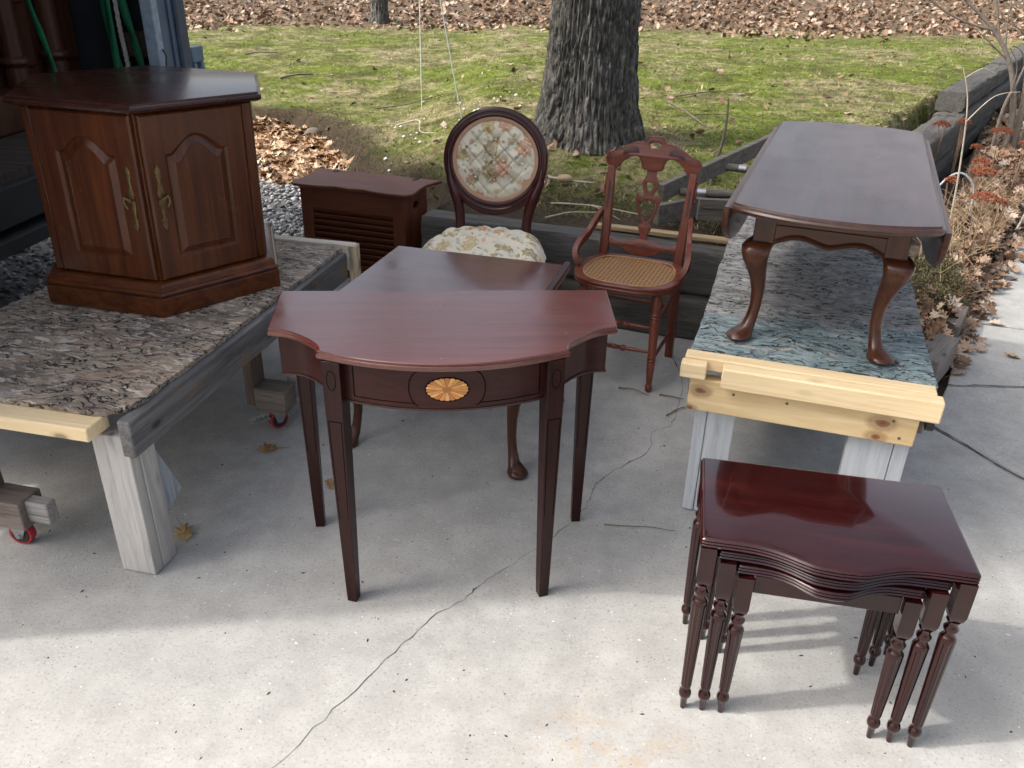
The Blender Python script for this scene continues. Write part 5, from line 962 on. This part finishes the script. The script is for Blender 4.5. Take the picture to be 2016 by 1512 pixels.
X, Y = np.meshgrid(np.linspace(0, 1, 60), np.linspace(-.25, 1.1, 40), indexing='ij'); bx = 1.70 + X * 5; by = 3.15 + X * 7.3; XX = bx - .80 * (.10 + X * .75) * Y; YY = by + .60 * (.10 + X * .75) * Y; ZZ = .055 + .10 * X + .05 * (fbm(XX * 4, YY * 4, o=3, s=3) - .5) - .12 * sstep(0.12, -.12, Y)
tag(npmesh('garden_bed', np.stack([XX, YY, ZZ], -1).reshape(-1, 3), grid_faces(60, 40), SOIL, smooth=True), kind='structure')
# gravel strip
def gravel():
    x = np.concatenate([RNG.uniform(-2.1, -.75, 2600), RNG.uniform(-4.2, -1.7, 2600), RNG.uniform(-4.2, -2.0, 2200)]); y = np.concatenate([RNG.uniform(4.62, 6.6, 2600), RNG.uniform(3.15, 5.2, 2600), RNG.uniform(5.1, 7.4, 2200)]); ico = bmesh.new(); bmesh.ops.create_icosphere(ico, subdivisions=1, radius=1); BV = np.array([v.co[:] for v in ico.verts]); BF = np.array([[v.index for v in f.verts] for f in ico.faces]); ico.free()
    k = (lawn_h(x, y) < .1); x, y = x[k], y[k]; n = len(x); sc = np.stack([RNG.uniform(.012, .027, n), RNG.uniform(.010, .020, n), RNG.uniform(.007, .014, n)], 1); j = RNG.uniform(.72, 1.22, (n, len(BV), 1)); V = BV[None] * j * sc[:, None]; a = RNG.uniform(0, 2*PI, n)[:, None]; tl = RNG.normal(0, .35, n)[:, None]
    x1 = V[..., 0] * np.cos(tl) + V[..., 2] * np.sin(tl); z1 = -V[..., 0] * np.sin(tl) + V[..., 2] * np.cos(tl); X = x1 * np.cos(a) - V[..., 1] * np.sin(a) + x[:, None]; Y = x1 * np.sin(a) + V[..., 1] * np.cos(a) + y[:, None]; Z = z1 + RNG.uniform(-.004, .014, n)[:, None]
    F = (BF[None] + (np.arange(n) * len(BV))[:, None, None]).reshape(-1, 3); tag(npmesh('gravel', np.stack([X, Y, Z], -1).reshape(-1, 3), F, STONE), 'grey crushed gravel strip behind the driveway', 'gravel', kind='stuff')
    g = G(); g.prism([(-14, 3.11), (-1.61, 3.31), (-1.43, 4.63), (-.63, 4.73), (-.6, 6.5), (-1.6, 8.4), (-14, 9.5)], -.03, -.003); tag(g.build('gravel_bed', plain((.13, .125, .12), .95, name='gravel_fines', var=.5, sc=60.0, bump=.5)), kind='structure')
gravel()
def specks():
    n = 45; x = RNG.uniform(-1.1, .1, n); y = RNG.uniform(5.2, 7.6, n); z = lawn_h(x, y); V = []; F = []
    for i in range(n):
        if z[i] < .2: continue
        o = len(V); s = RNG.uniform(.008, .022)
        for q in ((1,0,0),(-.9,.2,0),(0,.8,.2),(.1,-.8,.1),(0,.1,.9),(0,0,-.6)): V.append((x[i] + q[0]*s, y[i] + q[1]*s, z[i] + .012 + q[2]*s*.8))
        F += [(o+a, o+b, o+c) for a, b, c in ((0,2,4),(2,1,4),(1,3,4),(3,0,4),(2,0,5),(1,2,5),(3,1,5),(0,3,5))]
    tag(npmesh('pale_chips', V, F, plain((.72, .70, .64), .8, name='pale_chip')), 'small white chips scattered on the moss behind the round-back chair', 'chips', kind='stuff')
specks()
# stones on the bank
def rock(x, y, z, s, label, col):
    bm = bmesh.new(); bmesh.ops.create_icosphere(bm, subdivisions=3, radius=1); me = bpy.data.meshes.new('stone')
    for v in bm.verts:
        c = v.co; f = .85 + .3 * float(fbm(np.array([c.x * 1.3 + x * 7]), np.array([c.y * 1.3]), np.array([c.z * 1.3]), 3)[0]); v.co = Vector((c.x * s[0], c.y * s[1], c.z * s[2])) * f
    bm.to_mesh(me); bm.free(); fin(me, 60); o = link('stone', me, plain(col, .9, name='stone_' + str(int(x * 100)), var=.3, sc=12.0)); o.location = (x, y, z); tag(o, label, 'stone')
rock(-1.74, 7.28, .15, (.075, .06, .055), 'rounded brown stone lying on the bank above the leaf drift', (.16, .13, .10)); rock(-1.22, 6.2, .10, (.055, .05, .045), 'pale tan stone just behind the hamper lid', (.34, .28, .19)); rock(.27, 4.72, .452, (.045, .035, .022), 'tan stone on the soil right of the round chair back', (.40, .28, .18))
# guy cords
CORD = plain((.62, .72, .66), .6, name='pale_cord')
def cord(a, b, label):
    g = G(); a = Vector(a); b = Vector(b); g.tube([a + (b - a) * k / 8 for k in range(9)], .0042, 6); tag(g.build('cord', CORD), label, 'cord', 'pale cords stretched to the lawn')
cord((-.875, 7.85, on_lawn(-.875, 7.85)), (-.86, 7.86, 3.4), 'upright pale cord reaching the lawn left of the slanting one'); cord((-.40, 6.25, on_lawn(-.4, 6.25)), (-.96, 6.15, 3.6), 'slanting pale cord ending behind the round chair back')
# ---------------------------------------------------------------- plants and twigs
def twig(path, r, label, mat=TWIG, name='twig', side=(), grp='twigs lying on the ground', cat='twig'):
    P = catmull([Vector(p) for p in path], 5); g = G(); rr = random.Random(len(label)); P = [p + Vector((rr.uniform(-1, 1), rr.uniform(-1, 1), 0)) * r * .8 for p in P]; g.tube(P, [r * (1 - .6 * i / len(P)) for i in range(len(P))], 7)
    for sp in side: g.tube(catmull([Vector(p) for p in sp], 4), [r * .55 * (1 - .12 * i) if i < 6 else r * .2 for i in range(4 * (len(sp) - 1) + 1)], 5)
    return tag(g.build(name, mat, ang=70), label, cat, grp)
lz = lambda x, y, d=.012: (x, y, on_lawn(x, y) + d)
twig([lz(.02, 4.9), lz(.2, 4.78, .02), lz(.42, 4.70)], .012, 'thick pale branch lying left of the cane chair crest', TWIGL)
twig([lz(.10, 4.45, .01), lz(.16, 4.5, .10), lz(.13, 4.62, .24)], .006, 'thin stick standing up from the soil between the chairs', TWIG)
twig([lz(.18, 4.38), lz(.40, 4.32, .02), lz(.62, 4.18)], .006, 'long thin stick behind the cane chair post', TWIGL, side=[[lz(.4, 4.32, .02), lz(.45, 4.2, .03), lz(.52, 4.1)]])
twig([lz(.15, 4.10), lz(.28, 4.2, .02), lz(.46, 4.22)], .005, 'short stick just behind the timber wall top', TWIGL)
twig([lz(1.35, 7.6), lz(1.7, 7.75, .03), lz(2.1, 7.8)], .007, 'curved dark branch lying on the moss right of the oak', TWIG)
twig([lz(1.12, 6.65, .12), lz(1.25, 6.5, .05), lz(1.36, 6.3)], .010, 'stout broken branch leaning at the right of the oak foot', TWIG, side=[[lz(1.3, 6.45, .04), lz(1.6, 6.55, .04), lz(1.9, 6.4)]])
twig([lz(-1.0, 7.0), lz(-.8, 6.9, .05), lz(-.75, 6.6, .02), lz(-.62, 6.4)], .006, 'crooked grey twig on the moss near the slanting cord', TWIGL)
twig([lz(-1.3, 7.9, .02), lz(-1.0, 8.1, .05), lz(-.7, 8.3, .03), lz(-.5, 8.0)], .006, 'forked branch on the moss at the foot of the upright cord', TWIG, side=[[lz(-1.0, 8.1, .05), lz(-1.15, 7.7, .04), lz(-1.05, 7.4, .0)]])
twig([lz(-3.3, 10.7, .01), lz(-3.15, 10.75, .02), lz(-2.95, 10.8)], .011, 'dark stick on the lawn right of the truck latch', TWIG)
twig([lz(-2.55, 9.4, .01), lz(-2.4, 9.5, .03), lz(-2.25, 9.65)], .014, 'short stub of bark on the lawn above the hexagonal cabinet corner', TWIG)
twig([(.30, 2.125, .006), (.36, 2.118, .007), (.43, 2.117, .006), (.52, 2.10, .006)], .0022, 'thin straight stem on the concrete left of the nesting tables', TWIG)
twig([(.44, 3.05, .006), (.5, 3.03, .01), (.555, 2.99, .006)], .003, 'small dark twig left of the cane chair front foot', TWIG); twig([(.60, 2.83, .005), (.66, 2.88, .008), (.72, 2.91, .005)], .003, 'small dark twig at the upper end of the driveway crack', TWIG); twig([(.60, 3.0, .005), (.64, 2.985, .007), (.69, 2.965, .005)], .003, 'small dark twig right of the cane chair front foot', TWIG)
twig([(.70, 1.0, .004), (.71, 1.08, .006), (.70, 1.14, .004)], .0016, 'fine stem on the sunlit concrete before the nesting tables', TWIG)
# sapling beside the ladder and bare shrub on the right
def shrub(name, label, base, stems, mat, cat='shrub', grp=None):
    t = thing(name, label, cat, base, group=grp)
    rk = random.Random(len(label))
    for path, r, kids in stems:
        P = catmull([Vector(p) for p in path], 6)
        if name == 'bare_shrub':
            kids = list(kids)
            for q in range(5):
                b0 = P[rk.randint(len(P) // 2, len(P) - 1)]; d = Vector((rk.uniform(-1, .4), rk.uniform(-.4, .4), rk.uniform(.3, 1))).normalized(); L_ = rk.uniform(.25, .6); kids.append(([b0, b0 + d * L_ * .5 + Vector((rk.uniform(-.05, .05), 0, .03)), b0 + d * L_], .006))
        g = G(); g.tube(P, [r * (1 - .7 * i / len(P)) for i in range(len(P))], 9); s = g.build('stem', mat, t, ang=70)
        for kp, kr in kids:
            Q = catmull([Vector(p) for p in kp], 5); g = G(); g.tube(Q, [kr * (1 - .7 * i / len(Q)) for i in range(len(Q))], 6); g.build('twig', mat, s, ang=70)
b = (1.10, 4.72, on_lawn(1.10, 4.72)); shrub('sapling', 'bare young sapling standing behind the wooden ladder', b, [([(0, 0, -.02), (.0, .0, .10), (.03, .01, .22), (.035, .0, .36), (.03, .01, .46)], .013, [([(.03, .01, .22), (.06, .0, .28), (.09, .0, .31)], .004), ([(.035, 0, .34), (-.04, .05, .38), (-.09, .05, .44)], .003)])], TWIG, 'sapling')
sb = (4.15, 7.35, .10)
shrub('bare_shrub', 'bare multi-stemmed shrub growing before the large timbers on the right', sb, [
    ([(0.02, 0, 0), (.0, -.02, .35), (-.10, .02, .70), (-.28, .1, .98), (-.60, .2, 1.25)], .030, [([(-.22, .08, .90), (-.30, .1, 1.15), (-.42, .12, 1.5)], .011), ([(-.28, .1, .98), (-.55, .15, 1.05), (-.85, .2, 1.22), (-1.05, .2, 1.45)], .012), ([(-.55, .18, 1.2), (-.62, .2, 1.4), (-.58, .2, 1.6)], .008), ([(-.16, .05, .8), (-.2, .1, 1.2), (-.1, .1, 1.6)], .008)]),
    ([(.10, .02, 0), (.08, .0, .4), (.02, .02, .85), (.06, .05, 1.2), (-.02, .05, 1.7)], .032, [([(.02, .02, .85), (-.06, .0, 1.1), (.0, .0, 1.4)], .010), ([(.06, .05, 1.2), (.2, .1, 1.4), (.3, .1, 1.7)], .010)]),
    ([(.20, .05, 0), (.22, .04, .5), (.24, .02, 1.0), (.20, .05, 1.4), (.08, .1, 1.9)], .048, [([(.24, .02, 1.0), (.12, .0, 1.3), (.02, .0, 1.6)], .014), ([(.22, .04, .5), (.42, .0, .75), (.6, .0, 1.1)], .012)]),
    ([(-.08, .0, 0), (-.10, -.04, .4), (-.02, .0, .62), (.04, .02, .9)], .018, [])], plain((.20, .165, .135), .9, name='shrub_bark', var=.35, sc=30.0))
for (x, y, h, l) in ((2.62, 4.95, .95, 'tall pale dry stalk rising beside the drop-leaf table edge'), (3.15, 5.15, .42, 'short pale dry stalk leaning over the bed leaves')):
    shrub('dry_stalk', l, (x, y, .1), [([(0, 0, 0), (-.02, .02, h * .4), (-.06, .05, h * .8), (-.12, .08, h)] if h > .5 else [(0, 0, 0), (.08, .05, h * .5), (.18, .1, h)], .007, [([(-.05, .04, h * .7), (.08, .05, h * .85), (.22, .05, h * .88)], .004), ([(-.10, .07, h * .95), (.0, .1, h * 1.0), (.08, .1, h * .97)], .004)] if h > .5 else [])], TWIGL, 'dry stalk')
# dried sedum: thin stems with flat rusty heads
SED = leaf_mat('sedum_heads', [(0, (.10, .022, .012)), (.5, (.19, .050, .024)), (1, (.29, .10, .05))], .85)
def sedum(x, y, h, r, label, k):
    t = thing('dried_sedum', label, 'dried flower', (x, y, .10), group='dried sedum in the bed'); rr = random.Random(k); g = G()
    for q in range(3 + k % 2):
        a = rr.uniform(0, 2*PI); g.tube([(rr.uniform(-.02, .02), rr.uniform(-.02, .02), 0), (math.cos(a) * r * .25, math.sin(a) * r * .25, h * .6), (math.cos(a) * r * .6, math.sin(a) * r * .6, h - .015)], [.0035, .003, .002], 5)
    g.build('stem', plain((.24, .15, .09), .9, name='sedum_stem'), t); V = []; F = []; n = int(260 * (r / .055) ** 2)
    for i in range(n):
        rad = math.sqrt(rr.random()) * r; a = rr.uniform(0, 2*PI); s = rr.uniform(.004, .008); cx, cy, cz = rad * math.cos(a), rad * math.sin(a) * .9, h + .025 * (1 - (rad / r) ** 2) + rr.uniform(-.012, .006); o = len(V)
        for p in ((1, 0, 0), (-.5, .87, 0), (-.5, -.87, 0), (0, 0, 1.1)): V.append((cx + p[0]*s, cy + p[1]*s, cz + p[2]*s))
        F += [(o, o+1, o+3), (o+1, o+2, o+3), (o+2, o, o+3)]
    npmesh('flower_head', V, F, SED, t)
SEDS = [(3.08, 6.30, .42, .062, 'dried rusty sedum head against the dark wall, nearest the table corner'), (3.30, 6.42, .42, .055, 'single dried sedum head right of the pale stalk, before dark timbers'), (3.28, 6.12, .30, .045, 'low dried sedum head below the one before dark timbers'), (3.42, 6.10, .42, .075, 'broadest dried sedum head left of the bare shrub stems'), (3.55, 6.00, .36, .05, 'dried sedum head touching the foot of the bare shrub'), (2.98, 5.45, .34, .06, 'dark red dried sedum head in the middle of the bed'), (2.86, 5.18, .34, .075, 'wide orange dried sedum head above the bed leaves'), (2.60, 5.02, .32, .045, 'small dried sedum head next to the white hoop'), (2.52, 4.48, .36, .07, 'front dried sedum head low beside the table leaf'), (2.63, 4.52, .32, .04, 'small dried sedum head right of the front one'), (3.62, 5.85, .34, .055, 'dried sedum head at the right edge of the picture')]
for k, a in enumerate(SEDS): sedum(*a, k)
g = G(); g.tube(catmull([(2.63, 5.30, .08), (2.66, 5.30, .30), (2.76, 5.28, .41), (2.86, 5.26, .34), (2.88, 5.25, .20), (2.88, 5.25, .08)], 6), .006, 8); tag(g.build('wire_hoop', plain((.42, .47, .52), .4, name='white_hoop')), 'white wire hoop stuck in the bed behind the table', 'hoop')
# low dark green shrub beside the bench and dry stems
def low_shrub():
    t = thing('low_shrub', 'low dark olive shrub between the bench and the log edging', 'shrub', (2.06, 3.98, .08)); rr = np.random.default_rng(5); n = 5200; u = rr.normal(0, 1, (n, 3)); u /= np.linalg.norm(u, axis=1)[:, None]; q = rr.uniform(.55, 1, n)[:, None] ** .6
    P = u * q * np.array([[.20, .40, .17]]); P[:, 2] = np.abs(P[:, 2]); ca, sa = math.cos(-.55), math.sin(-.55); P = np.stack([P[:, 0]*ca - P[:, 1]*sa, P[:, 0]*sa + P[:, 1]*ca, P[:, 2]], 1) + .02 * rr.normal(0, 1, (n, 3)); d = rr.normal(0, 1, (n, 3)) + np.array([[0, 0, .6]]); d /= np.linalg.norm(d, axis=1)[:, None]; s = np.cross(d, rr.normal(0, 1, (n, 3))); s /= np.linalg.norm(s, axis=1)[:, None]; l = rr.uniform(.010, .024, n)[:, None]
    V = np.stack([P - s * l * .22, P + s * l * .22, P + d * l], 1).reshape(-1, 3); npmesh('foliage', V, np.arange(3 * n).reshape(-1, 3), leaf_mat('olive_foliage', [(0, (.028, .030, .010)), (.6, (.075, .080, .03)), (1, (.17, .15, .08))]), t)
    g = G()
    for i in range(40):
        p = P[i * 90]; g.tube([(p[0] * .2, p[1] * .5, 0), (p[0] * .6, p[1] * .8, p[2] * .6), tuple(p)], [.004, .003, .0015], 4)
    g.build('stem', TWIG, t)
low_shrub()
def dry_stems():
    g = G(); rr = random.Random(9)
    for i in range(150):
        x = 2.15 + rr.random() * 1.1; y = 3.9 + (x - 2.1) * 1.45 + rr.uniform(-.1, .35); h = rr.uniform(.1, .34); g.tube([(x, y, .06), (x + rr.uniform(-.1, .1), y + rr.uniform(-.1, .1), .06 + h * .6), (x + rr.uniform(-.2, .2), y + rr.uniform(-.2, .2), .06 + h)], [.003, .0025, .001], 4)
    tag(g.build('dry_stems', plain((.30, .22, .13), .9, name='straw_stem', var=.4)), 'tangle of straw-coloured dead stems around the dried sedum', 'dead stems', kind='stuff')
dry_stems()
# separate fallen leaves on the concrete
def one_leaf(x, y, z, s, rz, label, seed, col, rot=(0, 0)):
    rr = random.Random(seed); g = G(); V = [(0, 0, .004)] + [(a * s * 1.1, b * s, .003 + abs(a) * s * rr.uniform(.1, .5) + rr.uniform(0, .006)) for a, b in OAKL]; m = len(OAKL); g.add(V, [(0, 1 + i, 1 + (i + 1) % m) for i in range(m)]); me = g.mesh('leaf', 60); t = link('oak_leaf', me, plain(col, .75, name='leaf_' + str(seed), var=.35, sc=50.0))
    t.modifiers.new('thick', 'SOLIDIFY').thickness = .0008; t.location = (x, y, z); t.rotation_euler = (rot[0], rot[1], rz); tag(t, label, 'leaf', 'fallen oak leaves on concrete')
    g = G(); g.tube([(0, -.45 * s, .004), (.01 * s, -.7 * s, .006), (.05 * s, -.95 * s, .004)], [.0014, .0011, .0008], 5); g.build('stalk', plain((.2, .11, .05), .8, name='leaf_stalk'), t)
one_leaf(-.86, 2.515, .002, .085, 1.75, 'brown oak leaf on shaded concrete left of the console legs', 1, (.34, .19, .075)); one_leaf(-.985, 2.03, .002, .10, -2.6, 'tan oak leaf lying behind the left bench leg', 2, (.36, .24, .11)); one_leaf(-.597, 2.305, .002, .06, .6, 'small curled leaf beside the console rear leg', 3, (.32, .2, .09), (.3, .2)); one_leaf(2.26, 3.44, .006, .085, 1.2, 'pale curled leaf on the sunlit path', 4, (.52, .34, .17), (.25, .1)); one_leaf(1.93, 3.25, .006, .085, -1.3, 'brown leaf beside the grey kerb block', 5, (.33, .22, .15), (.15, -.1)); one_leaf(-.28, 3.0, .002, .05, 2.2, 'small dry leaf under the side table', 6, (.30, .19, .10)); one_leaf(.50, 4.32, .56, .10, .9, 'upright tan oak leaf left of the cane chair post', 7, (.58, .40, .22), (1.1, .2)); one_leaf(.72, 4.42, .50, .08, 2.0, 'pinkish oak leaf seen through the cane chair back', 8, (.5, .34, .24), (.8, -.2))
def grit():
    rg = np.random.default_rng(31); n = 420; x = rg.uniform(-1.6, 1.6, n); y = 1.05 + rg.uniform(0, 1, n) ** 1.4 * 2.6; ok_ = y < TLY(x) - .05; x, y = x[ok_], y[ok_]; V = []; F = []
    for i in range(len(x)):
        o = len(V); s = rg.uniform(.0012, .0045); e = rg.uniform(.4, 2.2); a = rg.uniform(0, 6.28)
        for q in ((e, 0, 0), (-e, 0, 0), (0, .7, 0), (0, -.7, 0), (0, 0, .8)): V.append((x[i] + s * (q[0]*math.cos(a) - q[1]*math.sin(a)), y[i] + s * (q[0]*math.sin(a) + q[1]*math.cos(a)), q[2] * s + .0003))
        F += [(o, o+2, o+4), (o+2, o+1, o+4), (o+1, o+3, o+4), (o+3, o, o+4)]
    m = NT('grit_bits'); m.fin(m.ramp(m.rnd(), [(0, (.03, .025, .02)), (.72, (.08, .06, .045)), (.74, (.6, .6, .58)), (1, (.75, .74, .72))], 'CONSTANT'), .9); tag(npmesh('grit', V, F, m.m), 'tiny dark and white bits of grit scattered on the driveway', 'grit', kind='stuff')
grit()
bpy.context.view_layer.update()
